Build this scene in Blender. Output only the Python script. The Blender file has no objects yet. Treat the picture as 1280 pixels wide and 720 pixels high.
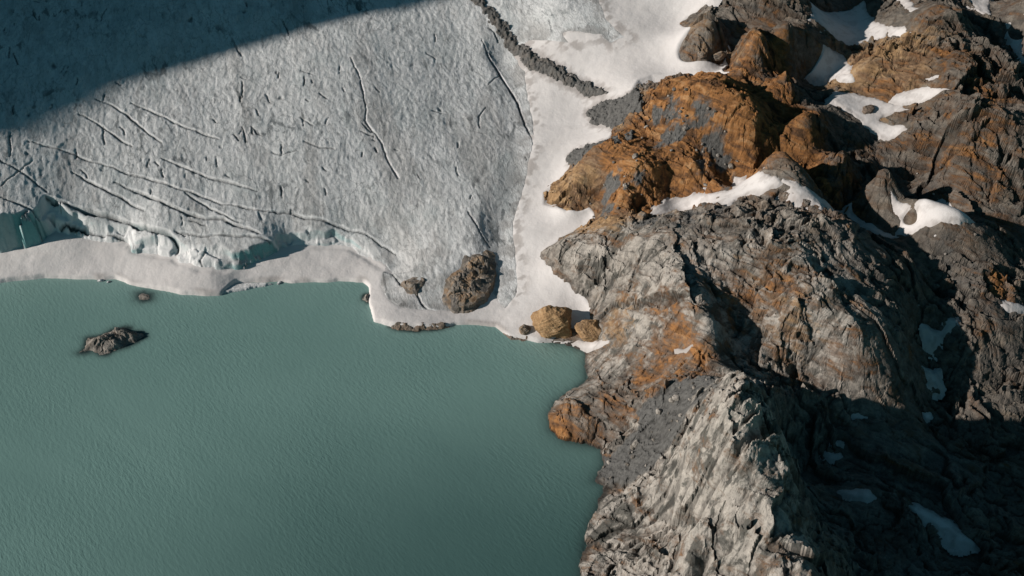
import math, random
import numpy as np

# ------------------------------------------------------------------ numpy noise
_perm = {}
def _table(seed):
    if seed not in _perm:
        r = np.random.RandomState(seed)
        p = r.permutation(1024)
        a = r.rand(1024) * 2 * math.pi
        _perm[seed] = (p, np.cos(a).astype(np.float32), np.sin(a).astype(np.float32), r.rand(1024).astype(np.float32))
    return _perm[seed]

def _h(p, i, j):
    return p[(p[i & 1023] + j) & 1023]

def perlin(x, y, seed=0):
    p, gx, gy, _ = _table(seed)
    xi = np.floor(x).astype(np.int32); yi = np.floor(y).astype(np.int32)
    xf = (x - xi).astype(np.float32); yf = (y - yi).astype(np.float32)
    u = xf*xf*xf*(xf*(xf*6-15)+10); v = yf*yf*yf*(yf*(yf*6-15)+10)
    def g(ii, jj, dx, dy):
        k = _h(p, ii, jj); return gx[k]*dx + gy[k]*dy
    n00 = g(xi, yi, xf, yf); n10 = g(xi+1, yi, xf-1, yf)
    n01 = g(xi, yi+1, xf, yf-1); n11 = g(xi+1, yi+1, xf-1, yf-1)
    a = n00 + u*(n10-n00); b = n01 + u*(n11-n01)
    return (a + v*(b-a)) * 1.5

def fbm(x, y, wl, octaves=4, gain=0.5, seed=0):
    s = np.zeros(np.shape(x), np.float32); a = 1.0; f = 1.0/wl
    for o in range(octaves):
        s += a*perlin(x*f + 17.3*o, y*f - 9.1*o, seed+o); a *= gain; f *= 2.03
    return s

def ridged(x, y, wl, octaves=4, gain=0.5, seed=0):
    s = np.zeros(np.shape(x), np.float32); a = 1.0; f = 1.0/wl; w = 1.0
    for o in range(octaves):
        n = 1.0 - np.abs(perlin(x*f + 31.7*o, y*f + 5.3*o, seed+o)); n = n*n
        s += a*n*w; w = np.clip(n*1.4, 0, 1); a *= gain; f *= 2.07
    return s

def cells(x, y, wl, seed=0, tilt=1.0, jit=0.95):
    """blocky facets: a height per cell with its own tilt, and the distance to the cell border"""
    p, gx, gy, rnd = _table(seed)
    x = x/wl; y = y/wl
    xi = np.floor(x).astype(np.int32); yi = np.floor(y).astype(np.int32)
    f1 = np.full(x.shape, 9e9, np.float32); f2 = f1.copy()
    bh = np.zeros(x.shape, np.float32)
    for dj in (-1, 0, 1):
        for di in (-1, 0, 1):
            k = _h(p, xi+di, yi+dj)
            cx = xi+di + 0.5 + (rnd[k]-0.5)*jit; cy = yi+dj + 0.5 + (rnd[(k*7+3) & 1023]-0.5)*jit
            dx = (x-cx).astype(np.float32); dy = (y-cy).astype(np.float32)
            d = dx*dx + dy*dy
            h = rnd[(k*13+5) & 1023]-0.5 + tilt*(gx[k]*dx + gy[k]*dy)
            near = d < f1
            f2 = np.where(near, f1, np.minimum(f2, d))
            bh = np.where(near, h, bh); f1 = np.where(near, d, f1)
    return bh, np.sqrt(f2)-np.sqrt(f1)

def sstep(a, b, x):
    t = np.clip((x-a)/(b-a), 0, 1); return t*t*(3-2*t)

# ------------------------------------------------------------------ smooth surfaces through surveyed points
class Surface:
    def __init__(self, pts, c=14.0, smooth=1.0):
        P = np.array(pts, float); self.xy = P[:, :2]; self.c2 = c*c
        n = len(P); d2 = ((self.xy[:, None]-self.xy[None])**2).sum(2)
        K = -np.sqrt(d2 + self.c2); A = np.zeros((n+3, n+3))
        A[:n, :n] = K + smooth*np.eye(n)
        A[:n, n] = 1; A[:n, n+1:] = self.xy/400.0; A[n, :n] = 1; A[n+1:, :n] = self.xy.T/400.0
        b = np.zeros(n+3); b[:n] = P[:, 2]
        w = np.linalg.solve(A, b); self.w = w[:n]; self.t = w[n:]
    def __call__(self, x, y):
        x = np.asarray(x, np.float64); y = np.asarray(y, np.float64); sh = x.shape
        x = x.ravel(); y = y.ravel(); out = self.t[0] + self.t[1]*x/400 + self.t[2]*y/400
        for i in range(len(self.w)):
            out -= self.w[i]*np.sqrt((x-self.xy[i, 0])**2 + (y-self.xy[i, 1])**2 + self.c2)
        return out.reshape(sh)

def line_dist(x, y, pts):
    """distance to a polyline and the running length of the nearest point"""
    best = np.full(x.shape, 1e9); run = np.zeros(x.shape); L = 0.0
    for (ax, ay), (bx, by) in zip(pts[:-1], pts[1:]):
        vx, vy = bx-ax, by-ay; l2 = vx*vx+vy*vy + 1e-9
        t = np.clip(((x-ax)*vx + (y-ay)*vy)/l2, 0, 1)
        d = (x-ax-t*vx)**2 + (y-ay-t*vy)**2
        m = d < best; best = np.where(m, d, best); run = np.where(m, L+t*math.sqrt(l2), run); L += math.sqrt(l2)
    return np.sqrt(best), run, L

def poly_sd(x, y, poly):
    """signed distance to a closed outline, positive inside"""
    d, _, _ = line_dist(x, y, list(poly)+[poly[0]])
    ins = np.zeros(x.shape, bool); n = len(poly)
    for i in range(n):
        ax, ay = poly[i]; bx, by = poly[(i+1) % n]
        if ay == by: continue
        c = ((ay > y) != (by > y)) & (x < (bx-ax)*(y-ay)/(by-ay)+ax)
        ins ^= c
    return np.where(ins, d, -d)

# surveyed places, in metres
LAND = ((-446.24, -5.61, 1.3), (-378.79, -0.99, 1.3), (-320.93, 4.47, 1.3), (-311.21, 6.84, 1.3), (-294.39, 9.21, 1.3), (-273.48, 8.42, 1.3), (-255.63, 7.63, 1.3), (-249.02, 9.21, 1.3), (-240.49, 3.69, 1.3), (-222.1, -1.76, 1.3), (-203.61, -6.38, 1.3), (-189.41, -7.91, 1.3), (-180.17, -7.15, 1.3), (-176.44, -0.99, 1.3), (-172.85, 3.69, 1.3), (-159.1, 5.26, 1.3), (-147.18, 6.05, 1.3), (-137.9, 4.47, 1.3), (-127.87, 4.47, 1.3), (-119.95, 5.26, 1.3), (-109.6, 6.84, 1.3), (-99.37, 5.26, 1.3), (-92.85, 5.26, 1.3), (-88.87, 0.57, 1.3), (-87.76, -5.61, 1.3), (-86.71, -16.23, 1.3), (-82.3, -31.68, 1.3), (-71.29, -36.71, 1.3), (-54.41, -38.85, 1.3), (-41.11, -37.43, 1.3), (-34.54, -34.57, 1.3), (-21.57, -35.28, 1.3), (-9.57, -36.71, 1.3), (-4.76, -41.69, 1.3), (-1.42, -45.9, 1.3), (8.5, -48.0, 1.3), (15.07, -50.08, 1.3), (23.6, -49.37, 0.0), (31.57, -50.75, 0.0), (43.0, -57.61, 0.0), (42.76, -62.34, 0.0), (41.81, -80.75, 0.0), (35.12, -88.39, 0.0), (23.55, -98.98, 0.0), (20.66, -107.49, 0.0), (21.23, -118.75, 0.0), (28.73, -126.84, 0.0), (41.83, -130.26, 0.0), (48.09, -132.52, 0.0), (48.27, -143.08, 0.0), (42.99, -154.42, 0.0), (48.16, -157.6, 0.0), (46.12, -163.87, 0.0), (39.93, -179.6, 0.0), (35.18, -194.66, 0.0), (33.13, -212.73, 0.0), (29.66, -247.02, 0.0), (-401.49, 23.04, 9), (-325.84, 24.69, 9), (-298.12, 35.28, 15), (-291.34, 37.35, 16), (-280.59, 34.06, 14), (-268.83, 32.47, 12), (-245.69, 31.25, 11), (-215.13, 18.59, 8), (-181.65, 9.03, 6), (-157.42, 20.66, 7), (-148.07, 30.49, 9), (-123.25, 31.78, 8), (-102.57, 29.72, 7), (-85.51, 8.73, 3), (-424.96, 85.52, 20), (-290.48, 85.52, 20), (-183.76, 88.42, 18), (-104.05, 107.08, 25), (-45.18, 5.99, 2), (-77.42, -25.6, 3), (-48.06, -31.42, 3), (-199.61, 190.36, 40), (-23.19, 181.44, 45), (-228.01, 356.81, 60), (-464.91, 280.92, 60), (-9.65, -28.68, 2.5), (0.0, -20.51, 5), (28.88, -25.14, 9), (45.06, -38.49, 8), (35.52, -42.24, 5), (19.66, -2.02, 15), (12.64, 29.41, 22), (20.36, 38.09, 25), (40.43, 35.57, 30), (13.33, 90.37, 36), (31.67, 82.56, 38), (27.6, 133.5, 47), (52.34, 135.74, 52), (11.37, 171.46, 57), (33.64, 158.25, 58), (65.85, 140.09, 62), (34.12, 182.55, 70), (88.42, 155.48, 72), (107.07, 183.37, 82), (79.93, 200.08, 86), (46.3, 217.46, 90), (109.03, 211.12, 93), (114.37, 142.84, 74), (20.22, 57.55, 28), (31.4, 72.03, 35), (51.2, 67.64, 54), (75.74, 63.33, 64), (89.76, 53.79, 66), (108.09, 38.95, 64), (127.86, 34.73, 58), (40.38, 46.29, 44), (64.3, 34.78, 52), (30.68, 48.74, 33), (53.04, 40.17, 36), (79.0, 26.47, 44), (99.65, 37.93, 48), (88.75, 36.19, 57), (66.89, 77.14, 60), (96.52, 70.48, 66), (120.3, 58.37, 66), (137.27, 47.92, 58), (142.12, 40.57, 54), (75.78, 95.04, 64), (83.62, 103.45, 74), (98.2, 103.11, 86), (117.58, 98.89, 93), (133.07, 86.89, 98), (144.57, 60.18, 92), (160.25, 98.23, 80), (175.21, 73.57, 70), (157.95, 33.0, 84), (105.68, 72.01, 78), (124.52, 61.09, 76), (142.21, 47.31, 76), (64.72, 116.61, 54), (175.13, 16.76, 76), (197.07, 50.86, 62), (168.16, 31.97, 64), (188.02, 19.06, 60), (210.57, 7.68, 54), (214.35, 24.77, 56), (158.55, 37.95, 54), (143.86, 37.38, 52), (109.43, 34.73, 46), (176.18, 27.9, 55), (202.42, 12.07, 52), (232.41, -4.99, 48), (50.67, 39.68, 32), (212.65, 99.64, 78), (230.19, 81.88, 72), (242.24, 67.88, 70), (165.98, 96.3, 91), (182.36, 63.53, 90), (200.45, 37.14, 87), (216.81, 16.09, 86), (233.75, -4.23, 83), (256.01, -15.54, 72), (276.83, -19.75, 58), (236.15, 12.07, 52), (249.65, 3.08, 55), (263.12, -6.24, 56), (264.27, 113.07, 95), (280.39, 85.11, 99), (296.59, 67.8, 92), (305.24, 31.63, 86), (266.32, 46.35, 88), (257.93, 79.87, 82), (277.28, 25.27, 76), (261.56, 46.2, 68), (261.55, 34.57, 64), (284.1, 10.77, 60), (251.06, 57.78, 74), (304.27, 5.4, 58), (292.71, 132.07, 108), (284.03, 146.33, 118), (296.24, 109.83, 107), (334.51, 118.6, 92), (338.31, 151.98, 92), (337.92, 187.9, 98), (231.3, 124.0, 92), (252.87, 144.4, 90), (231.26, 115.43, 82), (225.77, 135.2, 80), (342.77, 155.14, 108), (119.91, 189.64, 85), (128.85, 169.52, 98), (139.79, 160.55, 110), (156.62, 142.68, 122), (167.35, 131.56, 124), (180.55, 138.27, 114), (142.69, 162.07, 88), (183.49, 154.13, 98), (195.43, 151.5, 104), (212.34, 153.5, 93), (229.83, 155.85, 84), (144.67, 153.55, 84), (156.05, 146.25, 92), (165.79, 136.97, 88), (151.8, 142.57, 79), (171.04, 129.74, 80), (193.49, 133.37, 78), (216.86, 142.57, 79), (234.75, 202.12, 85), (248.67, 177.45, 85), (260.45, 217.46, 90), (217.31, 206.76, 92), (264.8, 175.57, 98), (281.41, 200.59, 104), (180.32, 111.87, 84), (19.9, 11.63, 18), (31.53, 21.79, 24), (48.24, 30.48, 30), (35.85, -15.37, 14), (48.2, -32.44, 9), (38.87, 1.41, 31), (57.78, 2.95, 42), (65.34, -25.33, 40), (76.01, -1.09, 51), (56.94, -23.04, 26), (86.56, -28.41, 60), (101.45, -52.74, 62), (99.6, 1.71, 56), (122.55, 1.47, 62), (144.52, -1.89, 69), (164.63, -13.64, 74), (129.15, -36.75, 72), (138.66, -58.28, 72), (159.47, -37.64, 76), (179.43, -51.37, 71), (198.22, -60.8, 64), (214.15, -69.05, 55), (201.14, -16.27, 60), (220.45, -28.54, 52), (238.15, -42.39, 42), (179.35, -78.78, 61), (216.35, -81.18, 46), (196.77, -106.36, 46), (174.4, -105.78, 54), (151.28, -92.63, 59), (137.6, -74.29, 60), (91.41, -63.17, 62), (95.94, -84.15, 60), (103.55, -99.95, 56), (117.99, -75.9, 50), (125.94, -88.71, 40), (71.84, -58.69, 38), (59.67, -54.22, 22), (62.98, -72.26, 20), (89.98, -93.77, 40), (109.03, -105.14, 46), (134.34, -100.73, 36), (157.06, -105.99, 34), (176.0, -114.05, 36), (187.39, -17.44, 70), (239.46, -64.48, 43), (244.35, -83.07, 36), (231.69, -80.87, 28), (228.87, -98.88, 18), (264.75, -47.45, 52), (282.54, -72.2, 38), (258.33, -31.02, 62), (293.47, -34.05, 47), (241.63, -29.55, 58), (261.37, -89.4, 30), (280.11, -95.79, 18), (218.08, -45.63, 62), (26.0, -115.42, 4), (34.66, -111.26, 9), (51.66, -111.08, 15), (69.2, -100.86, 23), (54.38, -74.8, 10), (84.02, -113.04, 35), (44.76, -88.95, 5), (32.2, -123.25, 3), (85.08, -138.08, 37), (73.76, -141.59, 23), (59.91, -146.35, 10), (51.61, -151.94, 4), (93.26, -129.96, 46), (108.2, -160.65, 84), (98.77, -165.96, 82), (90.08, -174.37, 77), (84.33, -188.66, 69), (89.16, -206.58, 68), (85.57, -214.33, 50), (75.85, -217.67, 36), (91.15, -225.95, 63), (83.32, -231.16, 56), (75.8, -234.29, 45), (70.99, -229.15, 28), (95.5, -221.68, 69), (107.94, -232.8, 69), (113.84, -245.94, 69), (118.7, -262.35, 69), (122.25, -285.14, 66), (62.88, -174.94, 19), (47.16, -185.08, 7), (78.65, -193.83, 36), (52.68, -211.59, 11), (92.54, -237.36, 52), (83.66, -236.92, 40), (77.65, -169.19, 36), (56.67, -243.68, 20), (93.52, -259.72, 44), (140.67, -134.32, 36), (141.99, -142.54, 18), (149.32, -155.36, 8), (174.83, -140.87, 10), (147.95, -185.72, 14), (173.5, -171.24, 9), (148.37, -213.7, 20), (201.36, -180.95, 8), (220.65, -198.02, 7), (167.73, -213.03, 8), (224.43, -120.11, 9), (249.48, -158.1, 5), (253.25, -182.73, 4), (268.26, -138.2, 7), (239.47, -137.3, 6), (186.64, -234.32, 6), (227.28, -252.06, 8), (155.53, -253.32, 10), (190.5, -158.77, 12), (371.17, 38.71, 70), (338.85, -67.7, 34), (310.11, -158.94, 6), (402.28, 154.0, 120), (266.74, 241.2, 116), (364.26, 227.06, 122), (151.69, 245.92, 114), (175.06, 190.84, 126), (269.9, -252.06, 8), (216.07, 264.23, 100), (-110.85, -80.96, -16), (-191.09, -135.38, -22), (-17.15, -140.43, -16), (-259.32, -187.54, -22), (12.14, -177.58, -9), (-166.21, -26.74, -9), (-18.84, -57.04, -7), (-400.06, -51.82, -12), (-318.98, -233.15, -22), (-14.29, -273.37, -22), (18.18, -250.17, -8), (-266.06, -16.47, -5), (0.0, -113.16, -8))
GLAC = ((-389.74, 19.06, 36), (-345.23, 17.93, 35), (-316.41, 19.27, 34), (-295.43, 31.99, 32), (-287.3, 31.49, 28), (-269.79, 33.75, 20), (-244.62, 31.44, 16), (-214.84, 22.41, 14), (-197.99, 13.92, 13), (-179.74, 9.56, 12), (-154.75, 21.49, 16), (-143.63, 30.79, 12), (-115.41, 32.74, 10.5), (-94.0, 26.6, 7.5), (-80.56, 16.48, 4.5), (-296.56, 49.05, 39), (-261.35, 43.82, 29), (-229.55, 33.84, 25), (-209.97, 29.06, 21), (-172.02, 29.06, 21), (-151.95, 28.35, 19), (-122.8, 37.62, 19), (-92.13, 32.84, 13), (-281.5, 76.69, 45), (-202.81, 68.54, 38), (-124.81, 65.22, 34), (-72.29, 51.1, 25), (-40.83, 37.87, 22), (-20.19, 25.02, 19), (0.0, 30.24, 15), (2.47, -2.48, 9), (-4.83, -25.36, 6), (-38.42, -29.9, 5.5), (-67.51, -26.09, 6), (-81.01, -10.41, 6), (-59.28, -2.48, 9), (-24.22, -20.28, 8), (-331.0, 81.93, 60), (-240.05, 132.76, 60), (-131.62, 136.21, 58), (-49.28, 124.64, 46), (0.0, 127.93, 44), (9.72, 105.32, 39), (6.23, 57.17, 27), (-23.11, 193.99, 64), (-109.15, 197.18, 75), (-252.36, 199.67, 80), (-360.33, 179.13, 78), (34.35, 202.12, 85), (57.48, 208.68, 88), (62.47, 187.12, 77), (39.85, 186.89, 74), (5.67, 167.51, 56), (-395.09, 290.71, 95), (-148.16, 290.71, 95), (66.93, 278.93, 100), (-400.38, 59.98, 56), (-429.09, 136.84, 70), (11.5, 190.18, 66), (-11.74, 220.5, 76))
FRONT = ((-455.4, 16.8), (-385.7, 21.0), (-325.9, 24.7), (-308.6, 28.0), (-300.5, 31.7), (-297.8, 35.9), (-293.2, 38.7), (-285.5, 36.0), (-268.8, 32.4), (-256.4, 30.8), (-245.7, 31.4), (-240.7, 26.3), (-226.6, 22.3), (-215.4, 19.8), (-208.8, 14.6), (-195.6, 9.1), (-181.8, 9.4), (-173.7, 10.8), (-166.0, 16.5), (-157.5, 20.8), (-149.7, 27.2), (-147.6, 30.5), (-139.5, 31.0), (-123.3, 31.8), (-115.6, 32.0), (-104.7, 31.0), (-94.0, 24.7), (-82.0, 14.7))
MARGIN = ((-83.5, 8.8), (-83.6, -1.7), (-77.4, -14.9), (-67.8, -24.6), (-48.4, -25.9), (-37.7, -26.1), (-26.7, -21.8), (-19.6, -13.1), (-15.3, -7.6), (-4.8, -28.7), (3.4, -16.8), (5.4, -2.7), (3.5, 18.1), (2.1, 40.7), (10.5, 71.7), (12.2, 84.7), (16.7, 104.6), (16.0, 128.3), (12.9, 147.9), (10.8, 171.8), (2.9, 192.5), (12.7, 195.7), (34.2, 185.1), (46.4, 179.2), (38.3, 191.9), (48.9, 187.8), (61.7, 182.9), (69.8, 175.6), (76.0, 178.7), (84.5, 179.8), (76.5, 188.2), (68.5, 199.4), (64.6, 214.9), (66.6, 274.6), (72.2, 376.0), (-688.8, 480.9))
SNOW = ((-446.3, -5.6), (-378.8, -1.0), (-320.9, 4.5), (-311.2, 6.8), (-294.3, 9.0), (-273.5, 8.4), (-255.7, 7.8), (-248.8, 8.8), (-240.6, 3.9), (-222.1, -1.8), (-203.6, -6.4), (-189.4, -8.0), (-180.3, -6.6), (-176.4, -1.1), (-172.7, 3.2), (-159.1, 5.3), (-147.1, 5.9), (-137.9, 4.6), (-127.9, 4.5), (-120.0, 5.3), (-109.6, 6.8), (-99.4, 5.3), (-92.8, 5.0), (-88.8, 0.4), (-87.8, -5.5), (-86.7, -16.3), (-82.3, -31.6), (-71.3, -36.7), (-54.4, -38.9), (-41.1, -37.3), (-34.5, -34.7), (-21.6, -35.0), (-9.6, -36.8), (-4.8, -41.7), (-1.4, -45.6), (8.5, -48.1), (15.1, -49.7), (23.6, -47.8), (34.1, -42.4), (48.6, -41.9), (48.1, -31.8), (41.9, -21.1), (35.8, -15.9), (29.3, -5.8), (20.7, 2.0), (18.9, 12.9), (31.5, 21.4), (48.1, 29.1), (54.0, 30.0), (48.5, 40.2), (33.9, 38.0), (20.1, 52.2), (20.3, 63.5), (31.3, 70.9), (39.2, 77.7), (62.3, 82.9), (66.7, 94.5), (73.2, 107.7), (77.9, 123.0), (85.5, 138.2), (95.5, 142.1), (113.98, 139.52), (145.84, 129.37), (165.3, 125.78), (177.05, 119.0), (166.08, 131.92), (147.29, 141.46), (135.69, 143.69), (146.59, 156.24), (134.75, 159.34), (123.48, 164.79), (118.17, 190.09), (124.25, 194.06), (140.57, 196.31), (154.48, 260.07), (158.18, 379.75), (-660.95, 440.25))
LAKE = ((-447.56, -4.08), (-379.91, 0.56), (-321.88, 6.04), (-312.13, 8.41), (-295.26, 10.79), (-274.29, 9.99), (-256.39, 9.2), (-249.76, 10.79), (-241.2, 5.25), (-222.75, -0.21), (-204.21, -4.85), (-189.97, -6.38), (-180.7, -5.62), (-176.96, 0.56), (-173.36, 5.25), (-159.57, 6.83), (-147.62, 7.62), (-138.31, 6.04), (-128.25, 6.04), (-120.31, 6.83), (-109.93, 8.41), (-99.67, 6.83), (-93.12, 6.83), (-89.13, 2.12), (-88.02, -4.08), (-86.97, -14.72), (-82.54, -30.23), (-71.5, -35.27), (-54.57, -37.42), (-41.24, -35.99), (-34.64, -33.12), (-21.63, -33.84), (-9.6, -35.27), (-4.77, -40.26), (-1.42, -44.49), (8.52, -46.59), (15.12, -48.68), (23.6, -49.37), (31.57, -50.75), (43.0, -57.61), (42.76, -62.34), (41.81, -80.75), (35.12, -88.39), (23.55, -98.98), (20.66, -107.49), (21.23, -118.75), (28.73, -126.84), (41.83, -130.26), (48.09, -132.52), (48.27, -143.08), (42.99, -154.42), (48.16, -157.6), (46.12, -163.87), (39.93, -179.6), (35.18, -194.66), (33.13, -212.73), (29.66, -247.02), (60.0, -480.0), (60.0, -900.0), (-900.0, -900.0), (-900.0, 20.0))
SNOW_SHORE = ((-447.56, -4.08), (-379.91, 0.56), (-321.88, 6.04), (-312.13, 8.41), (-295.26, 10.79), (-274.29, 9.99), (-256.39, 9.2), (-249.76, 10.79), (-241.2, 5.25), (-222.75, -0.21), (-204.21, -4.85), (-189.97, -6.38), (-180.7, -5.62), (-176.96, 0.56), (-173.36, 5.25), (-159.57, 6.83), (-147.62, 7.62), (-138.31, 6.04), (-128.25, 6.04), (-120.31, 6.83), (-109.93, 8.41), (-99.67, 6.83), (-93.12, 6.83), (-89.13, 2.12), (-88.02, -4.08), (-86.97, -14.72), (-82.54, -30.23), (-71.5, -35.27), (-54.57, -37.42), (-41.24, -35.99), (-34.64, -33.12), (-21.63, -33.84), (-9.6, -35.27), (-4.77, -40.26), (-1.42, -44.49), (8.52, -46.59), (15.12, -48.68))
CREV = ((1.3, ((-257.3, 124.9), (-231.0, 112.3), (-213.8, 104.9), (-194.7, 97.8))), (1.3, ((-314.7, 82.4), (-294.8, 81.5), (-268.9, 75.2), (-250.5, 68.3), (-229.8, 62.2), (-205.9, 55.9), (-186.1, 48.7), (-163.0, 46.4), (-140.5, 46.4), (-133.6, 44.4), (-112.1, 41.6), (-94.4, 36.9), (-73.8, 24.9))), (1.5, ((-229.6, 81.0), (-206.2, 70.7), (-186.4, 65.1), (-164.5, 58.7))), (1.4, ((-284.5, 67.3), (-265.6, 58.5), (-247.6, 50.7), (-234.7, 44.0))), (2.0, ((-257.0, 61.7), (-238.4, 54.9), (-219.3, 45.0), (-198.5, 39.2), (-184.3, 38.4), (-169.4, 32.8), (-160.5, 29.4))), (3.2, ((-296.2, 47.4), (-281.8, 45.2), (-261.4, 42.4), (-247.1, 38.6), (-229.7, 32.5), (-216.7, 29.0), (-211.3, 25.3), (-213.4, 20.4), (-210.1, 14.4), (-199.8, 7.8))), (1.6, ((-321.1, 39.7), (-309.4, 37.6), (-297.1, 33.6), (-285.6, 28.8))), (2.2, ((-330.7, 18.6), (-317.3, 23.0), (-309.0, 29.8), (-304.3, 33.4))), (2.2, ((-290.2, 37.8), (-279.3, 37.3), (-265.9, 35.8), (-248.1, 32.0), (-242.9, 27.9))), (1.5, ((-211.7, 30.2), (-197.1, 27.5), (-178.0, 28.4), (-155.4, 27.2), (-143.5, 27.0))), (1.2, ((-290.1, 111.6), (-272.9, 103.1), (-250.5, 89.8))), (1.1, ((-281.2, 125.6), (-263.7, 117.4), (-231.6, 92.1))), (0.5, ((-114.6, 173.1), (-104.6, 153.0), (-100.8, 131.4), (-99.8, 118.2), (-88.4, 101.7), (-82.1, 86.4), (-74.9, 71.1))), (1.6, ((-22.1, 201.6), (-16.1, 186.9), (-8.5, 172.3), (3.9, 144.4), (10.4, 122.2), (14.6, 105.1), (12.8, 87.1), (11.5, 68.6), (9.8, 50.7), (6.1, 35.9))), (0.7, ((-28.3, 46.3), (-19.3, 29.9), (-13.6, 22.3))), (1.3, ((-80.6, 17.2), (-69.3, -1.9), (-58.7, -11.0), (-55.3, -19.7), (-51.6, -25.2), (-38.5, -28.2))), (1.2, ((-75.6, -21.5), (-61.8, -24.4), (-51.6, -26.4))), (1.3, ((-193.0, 19.0), (-196.0, 14.3), (-193.4, 10.1), (-188.1, 4.2))), (1.2, ((-138.5, 98.0), (-127.4, 93.2), (-118.0, 93.8))), (0.7, ((-308.9, 69.2), (-315.9, 58.2), (-322.8, 46.9))), (0.7, ((-158.6, 88.6), (-151.9, 85.0), (-142.0, 90.8))), (1.2, ((-85.1, 4.2), (-81.8, -7.4), (-78.1, -15.9))), (0.7, ((-8.5, 172.3), (-16.9, 161.1))), (0.7, ((-326.9, 64.6), (-311.5, 59.4), (-295.4, 50.5))), (0.7, ((-210.9, 55.4), (-193.1, 44.4), (-172.9, 36.5))))
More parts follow.
